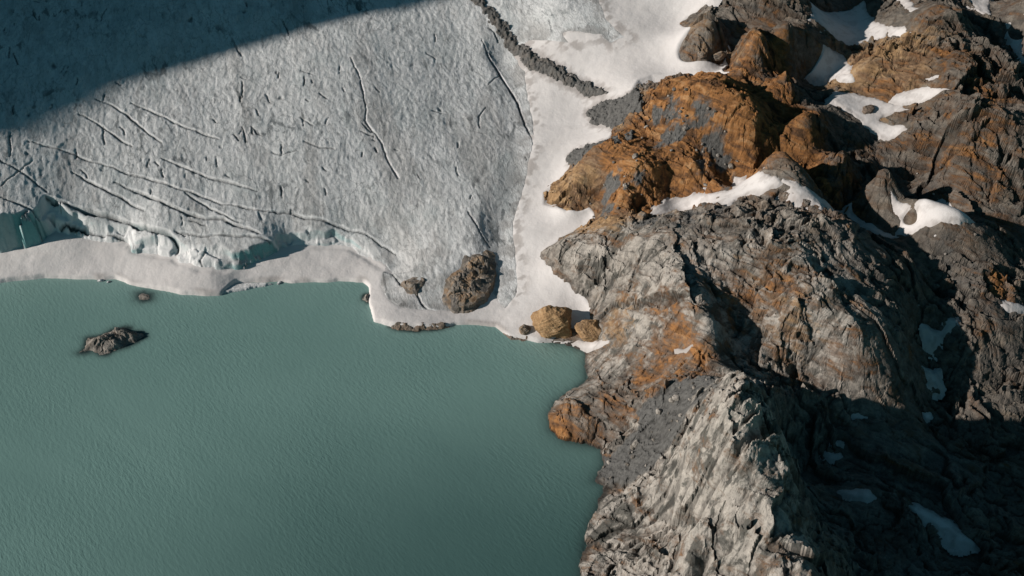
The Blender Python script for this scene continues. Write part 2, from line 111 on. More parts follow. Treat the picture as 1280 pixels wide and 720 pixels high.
PATCH = (('shade_bowl', 'teal shaded snowfield in the bowl behind the brown knoll', ((206.5, 191.0), (255.7, 219.5), (256.0, 193.6), (257.8, 164.1), (254.3, 157.1), (244.3, 160.2), (231.0, 156.0), (218.1, 158.0), (202.9, 163.2)), 'hi'), ('pinnacle', 'half shaded snow patch beside the orange pinnacle', ((182.6, 131.5), (193.6, 139.2), (214.1, 149.5), (225.9, 149.4), (228.4, 142.8), (223.5, 123.1), (214.8, 130.6), (199.0, 133.0), (192.5, 134.2)), 'hi'), ('peak_lit', 'small bright snow patch near the top of the far right hill', ((272.3, 205.4), (277.7, 195.9), (275.8, 164.8), (271.3, 168.5), (271.9, 190.4)), 'lo'), ('notch_lit', 'bright snow patch in the notch left of the far right hill', ((257.4, 169.9), (264.8, 154.5), (265.1, 144.2), (268.1, 133.1), (260.9, 141.0), (255.1, 154.5)), 'lo'), ('corner_top', 'shaded snow strip on the top right skyline slope', ((321.5, 197.0), (335.5, 198.1), (329.7, 172.1), (326.7, 182.8)), 'lo'), ('corner_right', 'shaded snow patch beside the right edge below the skyline slope', ((334.6, 163.1), (345.4, 157.3), (336.8, 120.7), (334.7, 142.3)), 'lo'), ('basin', 'large snow patch, half in shadow, in the basin right of the orange dome', ((210.3, 111.0), (224.5, 106.1), (233.6, 100.9), (244.2, 91.8), (253.9, 82.0), (244.3, 84.2), (234.1, 81.5), (246.8, 73.3), (248.0, 66.5), (241.6, 65.1), (235.0, 66.8), (226.8, 76.3), (215.6, 87.3), (208.1, 97.4)), 'hi'), ('basin_arm', 'bright snow arm running up the brown hill from the basin', ((242.1, 93.8), (248.5, 98.0), (258.9, 97.0), (267.5, 89.7), (275.0, 80.3), (264.7, 82.2), (258.4, 82.5), (248.7, 87.9)), 'lo'), ('basin_upper', 'narrow bright snow patch above the snow arm on the brown hill', ((260.4, 100.6), (266.0, 99.7), (272.4, 96.5), (270.1, 93.9), (264.3, 95.5)), 'lo'), ('basin_gap', 'small bright snow patch between the pinnacle and the basin', ((216.0, 131.8), (222.8, 124.1), (226.1, 115.6), (222.1, 114.9), (217.4, 120.4)), 'lo'), ('saddle', 'long bright snow patch under the front face of the orange dome', ((77.7, 13.0), (88.6, 24.6), (96.0, 31.6), (104.0, 33.4), (112.1, 33.8), (122.3, 27.1), (133.3, 20.7), (137.9, 39.2), (139.0, 44.0), (144.5, 40.1), (146.7, 13.5), (152.2, 7.7), (157.9, 1.6), (147.3, 2.6), (134.7, 6.4), (127.3, -2.7), (119.8, 11.1), (114.2, 18.5), (104.4, 25.5), (96.7, 22.0), (85.1, 14.2)), 'hi'), ('saddle_strip', 'thin snow strip trailing down the groove behind the grey buttress', ((157.3, 3.9), (166.7, -0.7), (179.9, -2.8), (203.3, 11.5), (217.4, -6.1), (227.5, -16.1), (215.8, -9.7), (202.3, 6.7), (176.5, -12.4), (165.7, -6.9)), 'lo'), ('hollow', 'bright snow patch in the hollow at the foot of the dark ridge', ((220.8, 8.0), (226.4, 5.1), (231.1, 0.1), (233.4, -8.0), (253.1, 22.7), (258.4, 22.0), (263.0, 17.8), (266.1, 13.7), (270.0, 6.2), (266.0, -19.5), (254.3, -25.0), (244.1, -22.3), (237.4, -19.7), (231.7, -19.2), (224.8, -12.4), (227.4, -5.9)), 'hi'), ('hollow_dot', 'small bright snow patch just below the hollow snow patch', ((238.2, -23.7), (241.9, -25.7), (243.4, -28.2), (239.2, -26.3)), 'lo'), ('right_edge', 'bright snow patch at the right edge of the grey slope', ((270.7, -65.9), (279.5, -64.3), (285.6, -64.9), (284.8, -68.4), (276.3, -68.2)), 'lo'), ('gorge_a', 'small pale snow patch highest in the shaded gorge', ((239.8, -73.2), (243.7, -74.2), (244.1, -76.8), (240.2, -76.3)), 'lo'), ('gorge_b', 'small angular snow patch in the upper shaded gorge', ((229.8, -76.8), (234.3, -78.3), (233.0, -83.1), (229.9, -82.1)), 'lo'), ('gorge_c', 'small upright snow patch in the middle of the shaded gorge', ((226.3, -97.6), (231.5, -95.5), (231.7, -100.6), (225.4, -103.5)), 'lo'), ('gorge_d', 'broad snow patch left in the dark gully below the buttress', ((176.8, -126.4), (181.6, -125.9), (187.9, -129.4), (183.0, -130.5), (178.3, -129.3)), 'lo'), ('gorge_e', 'tiny round snow patch on the right side of the dark gorge', ((220.0, -119.0), (225.3, -115.6), (226.6, -118.1), (220.7, -122.5)), 'lo'), ('gorge_f', 'thin faint snow patch left of the broad gully patch', ((167.7, -130.1), (172.7, -129.7), (173.4, -131.3), (169.2, -131.7)), 'lo'), ('gorge_g', 'small snow patch on the dark wall of the pale ridge', ((169.6, -136.5), (173.6, -137.5), (172.9, -140.1), (169.3, -139.0)), 'lo'), ('gorge_h', 'lowest small snow patch on the dark wall of the pale ridge', ((165.2, -142.7), (170.5, -142.6), (169.6, -145.8), (164.7, -145.8)), 'lo'), ('gorge_i', 'flat oval snow patch on the floor of the dark valley', ((165.8, -166.7), (171.2, -166.7), (178.3, -169.1), (181.4, -172.8), (175.1, -174.9), (168.7, -172.5)), 'lo'), ('gorge_j', 'long narrow snow strip slanting down the dark valley floor', ((195.2, -176.4), (200.1, -177.9), (207.4, -180.8), (215.5, -187.1), (221.7, -197.4), (215.9, -198.5), (207.5, -190.1), (200.7, -183.3)), 'lo'), ('gorge_k', 'pointed snow wedge at the bottom edge of the dark valley', ((156.3, -211.0), (162.0, -212.0), (170.2, -217.0), (161.3, -217.3)), 'lo'), ('shore_patch', 'bright snow patch under the tan boulders on the shore', ((30.7, -48.9), (38.6, -49.9), (48.9, -54.9), (55.1, -62.3), (50.0, -60.7), (44.7, -60.1), (37.6, -54.4)), 'lo'), ('buttress_ice', 'small grey blue ice patch on the grey buttress', ((85.9, -94.1), (90.3, -96.7), (95.0, -102.8), (92.0, -103.4), (87.1, -98.3)), 'lo'))
REG = {'dome': ((87.3, 141.6), (114.2, 141.7), (142.0, 113.6), (171.2, 107.9), (192.9, 105.2), (206.5, 94.6), (219.2, 77.2), (235.6, 56.2), (252.2, 38.7), (221.7, 8.6), (226.0, 2.8), (229.1, -5.9), (223.7, -14.0), (202.8, 10.5), (171.1, -3.2), (150.1, 8.0), (143.6, 40.1), (133.5, 16.8), (113.5, 31.7), (96.3, 28.8), (77.3, 9.4), (58.8, 16.2), (48.3, 31.5), (30.4, 37.2), (16.5, 53.3), (16.8, 67.7), (31.5, 75.6), (51.6, 74.0), (66.9, 89.7), (74.1, 106.0), (81.1, 130.4)), 'knoll': ((116.2, 192.2), (122.9, 201.2), (138.0, 199.9), (147.0, 211.4), (187.4, 192.7), (207.8, 190.7), (207.1, 160.1), (231.8, 154.5), (211.1, 151.3), (192.2, 140.1), (166.1, 136.3), (169.1, 125.2), (192.3, 127.4), (179.8, 109.5), (161.1, 109.4), (140.2, 124.6), (131.0, 141.5), (144.2, 152.1), (130.2, 151.5), (119.4, 160.8)), 'ridge': ((118.5, -113.9), (128.6, -114.6), (136.6, -133.0), (148.8, -143.7), (120.4, -216.4), (130.4, -222.3), (148.1, -214.3), (156.4, -241.7), (142.7, -287.4), (21.6, -255.7), (29.1, -211.2), (33.7, -193.6), (39.1, -179.6), (44.9, -163.7), (48.0, -158.6), (65.4, -149.7), (83.5, -149.2), (96.6, -142.3)), 'buttress': ((16.0, 12.7), (30.1, 24.9), (48.3, 31.5), (77.3, 9.4), (103.4, 25.0), (127.0, -3.9), (149.1, 0.2), (165.7, -7.5), (202.1, 5.6), (227.3, -17.0), (237.6, -32.8), (243.5, -58.1), (237.1, -83.1), (208.0, -104.6), (183.8, -115.4), (156.6, -110.0), (127.3, -104.0), (106.4, -121.0), (92.3, -136.5), (81.3, -139.6), (62.3, -142.0), (48.6, -149.7), (41.0, -162.7), (33.4, -150.4), (25.7, -130.1), (17.3, -121.3), (16.0, -99.7), (36.4, -82.2), (39.2, -59.4), (47.2, -42.6), (45.4, -32.3), (33.9, -15.9))}
MORAINE = ((-38.2, 270.6), (-27.2, 244.1), (-16.7, 228.9), (-8.9, 218.8), (12.6, 188.8), (22.8, 177.6), (33.8, 167.9), (47.4, 154.8), (62.7, 141.1), (64.6, 136.0), (53.5, 139.1), (43.4, 148.8), (33.6, 155.8), (19.8, 167.1), (10.8, 175.9), (0.0, 192.7), (-8.8, 205.3), (-19.0, 220.9), (-26.9, 231.4), (-36.4, 249.0), (-41.9, 270.1))
GRAVEL = (((51.5, 127.4), (55.4, 132.5), (61.3, 132.3), (73.0, 125.3), (83.3, 125.4), (83.4, 100.3), (75.7, 94.4), (71.6, 85.9), (66.7, 94.5), (59.9, 106.9), (54.6, 114.0)), ((37.5, 86.3), (41.3, 89.6), (49.9, 87.4), (62.1, 80.3), (77.3, 82.3), (79.2, 73.7), (65.9, 64.2), (51.1, 64.5), (42.4, 68.8), (38.3, 78.9)))
NUNATAK = ((-31.0, 14.1), (-24.0, 16.5), (-17.1, 19.1), (-11.1, 18.5), (-10.0, 8.7), (-10.4, 1.1), (-12.3, -6.7), (-15.1, -12.6), (-20.4, -19.5), (-26.5, -24.3), (-34.2, -25.4), (-39.8, -19.5), (-42.5, -10.9), (-39.0, 0.1), (-32.7, 4.6))
NUN2 = ((-68.3, -2.1), (-62.0, 1.0), (-54.5, 0.9), (-51.8, -3.6), (-55.0, -7.3), (-58.7, -12.4), (-64.7, -10.4))
ISLET = ((-253.13, -58.29), (-250.61, -54.2), (-251.67, -45.89), (-245.71, -45.19), (-241.49, -41.67), (-237.43, -37.42), (-229.0, -36.7), (-227.57, -40.26), (-220.71, -40.97), (-218.38, -44.49), (-221.84, -49.37), (-226.76, -52.13), (-234.45, -58.29), (-239.66, -59.64), (-245.12, -56.93))
AWASH = ((-231.14, -6.38), (-228.55, -4.85), (-224.69, -6.38), (-224.22, -10.19), (-227.48, -10.95), (-230.34, -9.43))
FLOE = ((-180.7, -5.62), (-178.3, -0.21), (-174.56, 3.68), (-164.82, 5.25), (-155.77, 5.25), (-149.61, 4.47), (-153.73, 2.12), (-164.67, -0.99), (-174.05, -4.08))
CHUNK = ((-258.96, 7.62), (-253.59, 6.43), (-146.23, 5.25))
LEDGE = ((-72.94, -35.27), (-67.41, -32.4), (-52.92, -33.12), (-38.58, -30.95), (-35.09, -33.84), (-42.09, -38.13), (-54.43, -39.55), (-64.51, -38.84), (-70.84, -37.42))
LEDGE2 = ((-6.68, -39.55), (-3.82, -40.26), (0.0, -43.79), (9.49, -44.49), (11.36, -47.28), (7.09, -48.68), (-0.95, -47.28))
SHORE_ROCK = ((-92.77, -10.95), (-91.26, -6.38), (-88.02, -4.08), (-86.58, -8.67), (-88.59, -13.22))
BLOT = {'calm': ((106.1, 77.4, 43.4, 1), (79.1, 41.2, 31.0, 1), (129.2, 70.9, 31.0, 0.8)), 'ridge': ((91.9, -157.0, 31.0, 1), (81.3, -186.4, 37.2, 1), (85.0, -216.5, 37.2, 1), (68.5, -195.8, 37.2, 1), (53.1, -206.5, 37.2, 1), (89.3, -238.8, 43.4, 1), (106.8, -242.8, 37.2, 0.8), (100.8, -204.2, 31.0, 0.8)), 'rust': ((111.9, 93.3, 27.9, 0.9), (131.5, 71.9, 34.1, 0.9), (155.4, 89.2, 24.8, 0.7), (120.0, 64.8, 18.6, 0.7), (105.8, 69.8, 18.6, 0.5), (86.8, 45.8, 26.0, 1), (101.7, 39.7, 21.7, 0.9), (74.3, 42.1, 21.7, 0.8), (107.4, 54.6, 12.4, 1), (126.3, 39.5, 15.5, 0.7), (65.8, 62.6, 18.6, 0.5), (150.5, 47.9, 24.8, 0.6), (141.2, 45.3, 15.5, 0.8), (170.8, 52.8, 31.0, 0.5), (193.5, 33.2, 24.8, 0.45), (158.8, 63.6, 24.8, 0.7), (79.2, 73.7, 13.6, 0.8), (177.0, 126.2, 9.9, 1.3), (171.0, 162.7, 17.4, 0.6), (153.3, 133.2, 12.4, 0.5), (277.3, 110.7, 24.8, 0.22), (288.3, 87.5, 22.3, 0.35), (305.2, 81.4, 24.8, 0.25), (254.6, 111.4, 24.8, 0.12), (243.8, 103.8, 18.6, 0.25), (286.3, 15.0, 22.3, 0.3), (256.3, 39.1, 24.8, 0.2), (213.8, 14.2, 24.8, 0.25), (275.7, 31.5, 13.6, 0.25), (272.5, -53.9, 9.9, 0.9), (91.9, -85.4, 14.9, 0.4), (99.1, -115.9, 12.4, 0.7), (83.7, -97.2, 12.4, 0.2), (25.9, -118.8, 11.2, 1.0), (43.0, -117.2, 13.6, 0.4), (64.1, -112.6, 16.1, 0.4), (68.7, -106.7, 12.4, 0.25), (136.0, -68.4, 17.4, 0.55), (59.5, -57.7, 13.6, 0.3), (80.5, -109.4, 18.6, 0.15), (171.8, -112.8, 15.5, 0.3), (71.6, -227.0, 12.4, 0.3), (94.7, -72.7, 18.6, 0.25)), 'tan': ((83.4, 100.3, 14.9, 1.1), (78.0, 91.9, 8.7, 0.9), (48.1, 48.0, 24.8, 0.9), (64.3, 29.9, 21.7, 0.8), (30.8, 54.1, 15.5, 0.9), (255.7, 117.5, 31.0, 0.6), (153.0, 131.6, 18.6, 0.7), (220.1, 132.5, 24.8, 0.5), (59.5, -57.7, 12.4, 0.6), (26.0, -117.4, 16.1, 0.6), (137.9, -69.2, 24.8, 0.4), (152.0, -97.5, 18.6, 0.3), (240.1, 110.9, 24.8, 0.5), (126.0, 167.2, 21.7, 0.45), (78.0, 15.8, 18.6, 0.4)), 'pale': ((57.8, 3.4, 27.9, 0.6), (43.8, 5.7, 18.6, 0.5), (73.1, -38.9, 37.2, 0.45), (86.6, -192.2, 37.2, 0.9), (68.7, -192.2, 43.4, 0.8), (77.2, -230.5, 37.2, 0.6), (45.9, -203.7, 31.0, 0.8), (101.5, -234.4, 24.8, 0.7), (101.4, -172.0, 24.8, 0.7), (146.8, -59.8, 37.2, 0.5), (109.4, -98.7, 37.2, 0.5), (89.8, -92.0, 31.0, 0.6), (175.0, -103.1, 24.8, 0.4), (30.7, -104.9, 12.4, 0.7), (47.7, -78.2, 12.4, 0.6), (172.2, -66.7, 31.0, 0.3)), 'gravel': ((81.6, -136.7, 16.1, 1), (69.2, -141.6, 13.6, 1), (88.2, -135.4, 11.2, 0.9), (55.9, -148.5, 12.4, 0.9), (99.2, 81.2, 11.2, 0.42), (116.2, 69.1, 9.9, 0.38), (89.5, 79.8, 8.7, 0.4), (119.8, 52.7, 11.2, 0.5), (131.8, 44.2, 9.9, 0.5), (98.5, 67.1, 12.4, 0.45), (76.6, 38.6, 8.7, 0.4), (62.4, 39.7, 9.9, 0.5), (55.0, 30.9, 11.2, 0.6), (121.0, 18.0, 12.4, 0.5), (245.6, -38.0, 37.2, 0.3), (85.4, -0.4, 18.6, 0.5), (107.7, -5.2, 24.8, 0.4), (250.1, 25.2, 18.6, 0.3))}
CREST = ((-860, -37.9, 229.6), (-842, -26.6, 248.1), (-824, -8.9, 263.7), (-806, 11.0, 266.1), (-788, 35.6, 273.0), (-770, 52.2, 281.3), (-752, 65.5, 291.9), (-734, 79.0, 303.2), (-716, 92.4, 315.2), (-698, 102.7, 325.6), (-680, 115.8, 336.5), (-662, 127.9, 356.2), (-644, 144.5, 385.0))
BOUL = {'big': (24.7, -41.9), 'second': (46.5, -48.9), 'small': (7.6, -42.1), 'snow_a': (128.6, 145.7), 'snow_b': (140.7, 147.8), 'basin': (229.5, 89.4)}
FRONT, MARGIN, SNOW, LAKE, SNOW_SHORE = list(FRONT), list(MARGIN), list(SNOW), list(LAKE), list(SNOW_SHORE)
ISLET, AWASH, FLOE, LEDGE, LEDGE2, SHORE_ROCK, NUNATAK, NUN2, MORAINE, CREST = map(list, (ISLET, AWASH, FLOE, LEDGE, LEDGE2, SHORE_ROCK, NUNATAK, NUN2, MORAINE, CREST))
GRAVEL = [list(g) for g in GRAVEL]
SNOWY = [0, 0, 0, 0, 0, .3, .9, 1, 1, 1, .8, .2, .9, .7, .6, .9, .3, .1, 0, 0, 0, .4, .6, .5, .2, .2, 0, 0]
WALLW = [1.4, 1.4, 1.4, 1.4, 1.6, 3, 6, 6, 6, 6, 6, 3, 6, 6, 7, 10, 10, 7, 2, 1.6, 1.6, 3, 4, 5, 5, 4, 4, 2]
SKY_TINT, SKY_STRENGTH = (.58, 1.0, .80, 1), .050
import bpy, bmesh
from mathutils import Vector, Matrix

SUN_AZ, SUN_EL = math.radians(11), math.radians(22)       # heading the light travels to (from +x towards +y), height
scene = bpy.context.scene
COL = scene.collection

def tag(o, label=None, cat=None, group=None, kind=None):
    for k, v in (('label', label), ('category', cat), ('group', group), ('kind', kind)):
        if v: o[k] = v
    return o

# ------------------------------------------------------------------ surfaces
LANDM = Surface(LAND, 12.0, 0.6)
ICEM = Surface(GLAC, 14.0, 1.0)
ICE_POLY = FRONT + MARGIN
LAKE_POLY = list(LAKE)

def grid_axes(a, b, step):
    return np.arange(a, b + step*0.5, step)

def smooth_bumps(x, y):
    return 0.7*fbm(x, y, 55, 3, .45, 300)

def blots(x, y, key):
    s = np.zeros(x.shape)
    for bx, by, r, k in BLOT[key]:
        m = (np.abs(x-bx) < 2.6*r) & (np.abs(y-by) < 3.2*r)
        if m.any():
            s[m] += k*np.exp(-(((x[m]-bx)/r)**2 + ((y[m]-by)/(1.25*r))**2))
    return s

STRIKE = math.radians(-38)                      # the rock's banding runs down to the right
cs, sn = math.cos(STRIKE), math.sin(STRIKE)

def rock_detail(x, y, z):
    """relief of the bare rock: gullies, ledges along the banding, broken blocks"""
    wx = x + 9*fbm(x, y, 48, 3, .5, 11); wy = y + 9*fbm(x, y, 48, 3, .5, 23)
    u = wx*cs + wy*sn; v = -wx*sn + wy*cs       # along / across the banding
    grav = blots(x, y, 'gravel')
    grav = sstep(.2, 1.0, grav + .9*fbm(x, y, 20, 5, .62, 105))*np.clip(grav*2, 0, 1)
    h = 4.0*(ridged(wx, wy, 62, 4, .5, 31)-1.05)
    h += 2.6*(ridged(u*0.42, v, 26, 4, .5, 37)-1.05)
    # ledges: a slow ramp and a short drop, across the banding
    s = (v + 0.55*z + 7*fbm(u*0.35, v, 34, 3, .5, 41))/8.5
    saw = s-np.floor(s); led = np.where(saw < .88, saw/.88, (1-saw)/.12)
    h += 2.1*(led-.5)*(0.5+sstep(-.3, .5, fbm(x, y, 60, 2, .5, 43)))
    s2 = (v*0.9 + 0.8*z + 3*fbm(u*0.4, v, 15, 3, .5, 47))/3.1
    saw = s2-np.floor(s2); led2 = np.where(saw < .86, saw/.86, (1-saw)/.14)
    h += 0.55*(led2-.5)
    jx = wx+2.2*fbm(x, y, 9, 3, .55, 53); jy = wy+2.2*fbm(x, y, 9, 3, .55, 59)
    ju = jx*cs+jy*sn; jv = -jx*sn+jy*cs
    block = sstep(-.25, .35, fbm(x, y, 45, 2, .5, 61)+.15)
    c1, e1 = cells(ju*.62, jv, 15, 67, 1.3); c2, e2 = cells(ju*.7, jv, 6.2, 71, 1.4); c3, e3 = cells(ju*.8, jv, 2.6, 73, 1.3)
    c0, e0 = cells(ju*.5, jv, 34, 65, 1.5)
    h += 4.2*c0 - 1.2*(1-sstep(0, .05, e0))
    hb = 3.9*c1 - 1.3*(1-sstep(0, .12, e1)) + 2.2*c2 - .8*(1-sstep(0, .16, e2)) + .7*c3
    h += hb*(.35+.65*block)
    h += 1.0*fbm(x, y, 5.5, 4, .6, 79) + .7*(ridged(ju*.6, jv, 9, 4, .55, 77)-1.05)*(.4+.6*block)
    # joints: long open cracks
    for k, (ang, wl) in enumerate(((-1.15, 34), (.55, 46), (-.3, 40))):
        q = x*math.cos(ang)+y*math.sin(ang)
        n = perlin((q+6*fbm(x, y, 30, 2, .5, 83+k))/wl, (x*-math.sin(ang)+y*math.cos(ang))/(wl*5), 89+k)
        h -= 2.4*np.exp(-(n/.035)**2)*sstep(-.1, .4, fbm(x, y, 70, 2, .5, 97+k))
    gr = 0.8*fbm(x, y, 6, 5, .62, 101) + .6*cells(x, y, 2.4, 103, .8)[0] + 1.2*(ridged(wx, wy, 62, 3, .5, 31)-1.05)
    calm = sstep(.2, .8, blots(x, y, 'calm'))
    slab = .34 + .76*sstep(-.35, .35, fbm(u*.6, v, 48, 3, .5, 109))
    h *= .80*slab*(1-.35*calm)
    h += 3.2*cells(ju*.45, jv, 42, 111, 1.2)[0]
    # the front ridge: long ledges climbing from the lake, cut by clefts
    rid = sstep(.15, .6, blots(x, y, 'ridge')); a = math.radians(33)
    lu = wx*math.cos(a)+wy*math.sin(a); lv = -wx*math.sin(a)+wy*math.cos(a)
    s3 = (lv + 4.5*fbm(lu*.4, lv, 30, 4, .55, 121))/13.0; saw = s3-np.floor(s3)
    h += rid*4.2*(np.where(saw < .8, saw/.8, (1-saw)/.2)-.5)*sstep(-.5, .2, fbm(x, y, 40, 2, .5, 123))
    h += rid*(5.5*cells(lu*.55+2*fbm(x, y, 12, 3, .5, 125), lv, 17, 127, 1.3)[0] + 2.6*(ridged(lu*.5, lv, 16, 4, .55, 129)-1.05))
    h += 1.1*calm*(sstep(.1, .6, fbm(x*.9+y*.44, (y*.9-x*.44)*3.0, 26, 4, .55, 107))-.5)
    return h*(1-.85*grav) + gr*grav, grav

def patch_field(x, y):
    """how far inside a snow patch (metres, positive inside), the nearest patch"""
    best = np.full(x.shape, -99.0)
    for n, l, p, k in PATCH:
        xs = [q[0] for q in p]; ys = [q[1] for q in p]
        m = (x > min(xs)-14) & (x < max(xs)+14) & (y > min(ys)-14) & (y < max(ys)+14)
        if m.any():
            best[m] = np.maximum(best[m], poly_sd(x[m], y[m], p))
    return best

def mesh_from_grid(name, X, Y, Z, keep, mat, attrs=None, smooth=True, owner=None):
    """one mesh out of the grid cells where keep is true"""
    ny, nx = X.shape
    kc = keep
    idx = np.arange(nx*ny).reshape(ny, nx)
    q = np.stack([idx[:-1, :-1], idx[:-1, 1:], idx[1:, 1:], idx[1:, :-1]], -1)[kc]
    used = np.unique(q); remap = np.full(nx*ny, -1, np.int32); remap[used] = np.arange(len(used))
    q = remap[q].astype(np.int32)
    me = bpy.data.meshes.new(name)
    me.vertices.add(len(used)); me.loops.add(q.size); me.polygons.add(len(q))
    co = np.stack([X.ravel()[used], Y.ravel()[used], Z.ravel()[used]], -1).astype(np.float32)
    me.vertices.foreach_set('co', co.ravel())
    me.loops.foreach_set('vertex_index', q.ravel())
    me.polygons.foreach_set('loop_start', np.arange(0, q.size, 4, dtype=np.int32))
    me.polygons.foreach_set('use_smooth', np.full(len(q), smooth))
    for k, v in (attrs or {}).items():
        a = me.attributes.new(k, 'FLOAT', 'POINT'); a.data.foreach_set('value', v.ravel()[used].astype(np.float32))
    me.update(calc_edges=True)
    me.materials.append(mat)
    o = bpy.data.objects.new(name, me); COL.objects.link(o)
    return o

# ------------------------------------------------------------------ materials
class N:
    def __init__(self, name):
        self.m = bpy.data.materials.new(name); self.m.use_nodes = True
        self.t = self.m.node_tree; self.t.nodes.clear()
        self.out = self.t.nodes.new('ShaderNodeOutputMaterial')
        self.p = self.t.nodes.new('ShaderNodeBsdfPrincipled')
        self.t.links.new(self.p.outputs[0], self.out.inputs[0])
        self.pos = self.t.nodes.new('ShaderNodeNewGeometry')
    def link(self, a, b): self.t.links.new(a, b)
    def attr(self, n):
        a = self.t.nodes.new('ShaderNodeAttribute'); a.attribute_name = n; return a.outputs['Fac']
    def mapping(self, scale=(1, 1, 1), rot=(0, 0, 0)):
        m = self.t.nodes.new('ShaderNodeMapping'); m.vector_type = 'TEXTURE'; m.inputs['Scale'].default_value = tuple(1/q for q in scale); m.inputs['Rotation'].default_value = rot
        self.link(self.pos.outputs['Position'], m.inputs['Vector']); return m.outputs[0]
    def noise(self, scale, detail=5, rough=.55, vec=None, dist=0.0):
        n = self.t.nodes.new('ShaderNodeTexNoise'); n.inputs['Scale'].default_value = scale; n.inputs['Detail'].default_value = detail
        n.inputs['Roughness'].default_value = rough; n.inputs['Distortion'].default_value = dist
        self.link(vec or self.pos.outputs['Position'], n.inputs['Vector']); return n.outputs['Fac']
    def voronoi(self, scale, feature='F1', vec=None):
        n = self.t.nodes.new('ShaderNodeTexVoronoi'); n.inputs['Scale'].default_value = scale; n.feature = feature
        self.link(vec or self.pos.outputs['Position'], n.inputs['Vector']); return n.outputs['Distance']
    def ramp(self, fac, stops):
        r = self.t.nodes.new('ShaderNodeValToRGB'); e = r.color_ramp.elements
        while len(e) < len(stops): e.new(.5)
        for k, (p, c) in zip(e, stops):
            k.position = p; k.color = (c, c, c, 1) if isinstance(c, (int, float)) else (*c, 1)
        self.link(fac, r.inputs[0]); return r.outputs[0]
    def mix(self, fac, a, b, mode='MIX'):
        m = self.t.nodes.new('ShaderNodeMix'); m.data_type = 'RGBA'; m.blend_type = mode
        for s, v in ((m.inputs[0], fac), (m.inputs[6], a), (m.inputs[7], b)):
            if isinstance(v, (int, float)): s.default_value = v
            elif isinstance(v, tuple): s.default_value = (*v, 1)
            else: self.link(v, s)
        return m.outputs[2]
    def math(self, op, a, b=0.0, clamp=False):
        m = self.t.nodes.new('ShaderNodeMath'); m.operation = op; m.use_clamp = clamp
        for s, v in ((m.inputs[0], a), (m.inputs[1], b)):
            if isinstance(v, (int, float)): s.default_value = v
            else: self.link(v, s)
        return m.outputs[0]
    def slope(self):
        s = self.t.nodes.new('ShaderNodeSeparateXYZ'); self.link(self.pos.outputs['Normal'], s.inputs[0]); return s.outputs[2]
    def bump(self, *hs):
        prev = None
        for h, dist, st in hs:
            b = self.t.nodes.new('ShaderNodeBump'); b.inputs['Distance'].default_value = dist; b.inputs['Strength'].default_value = st
            self.link(h, b.inputs['Height'])
            if prev: self.link(prev, b.inputs['Normal'])
            prev = b.outputs[0]
        self.link(prev, self.p.inputs['Normal'])
    def done(self, color, rough=.9, spec=.2):
        self.link(color, self.p.inputs['Base Color']) if not isinstance(color, tuple) else setattr(self.p.inputs['Base Color'], 'default_value', (*color, 1))
        if isinstance(rough, (int, float)): self.p.inputs['Roughness'].default_value = rough
        else: self.link(rough, self.p.inputs['Roughness'])
        self.p.inputs['Specular IOR Level'].default_value = spec
        return self.m

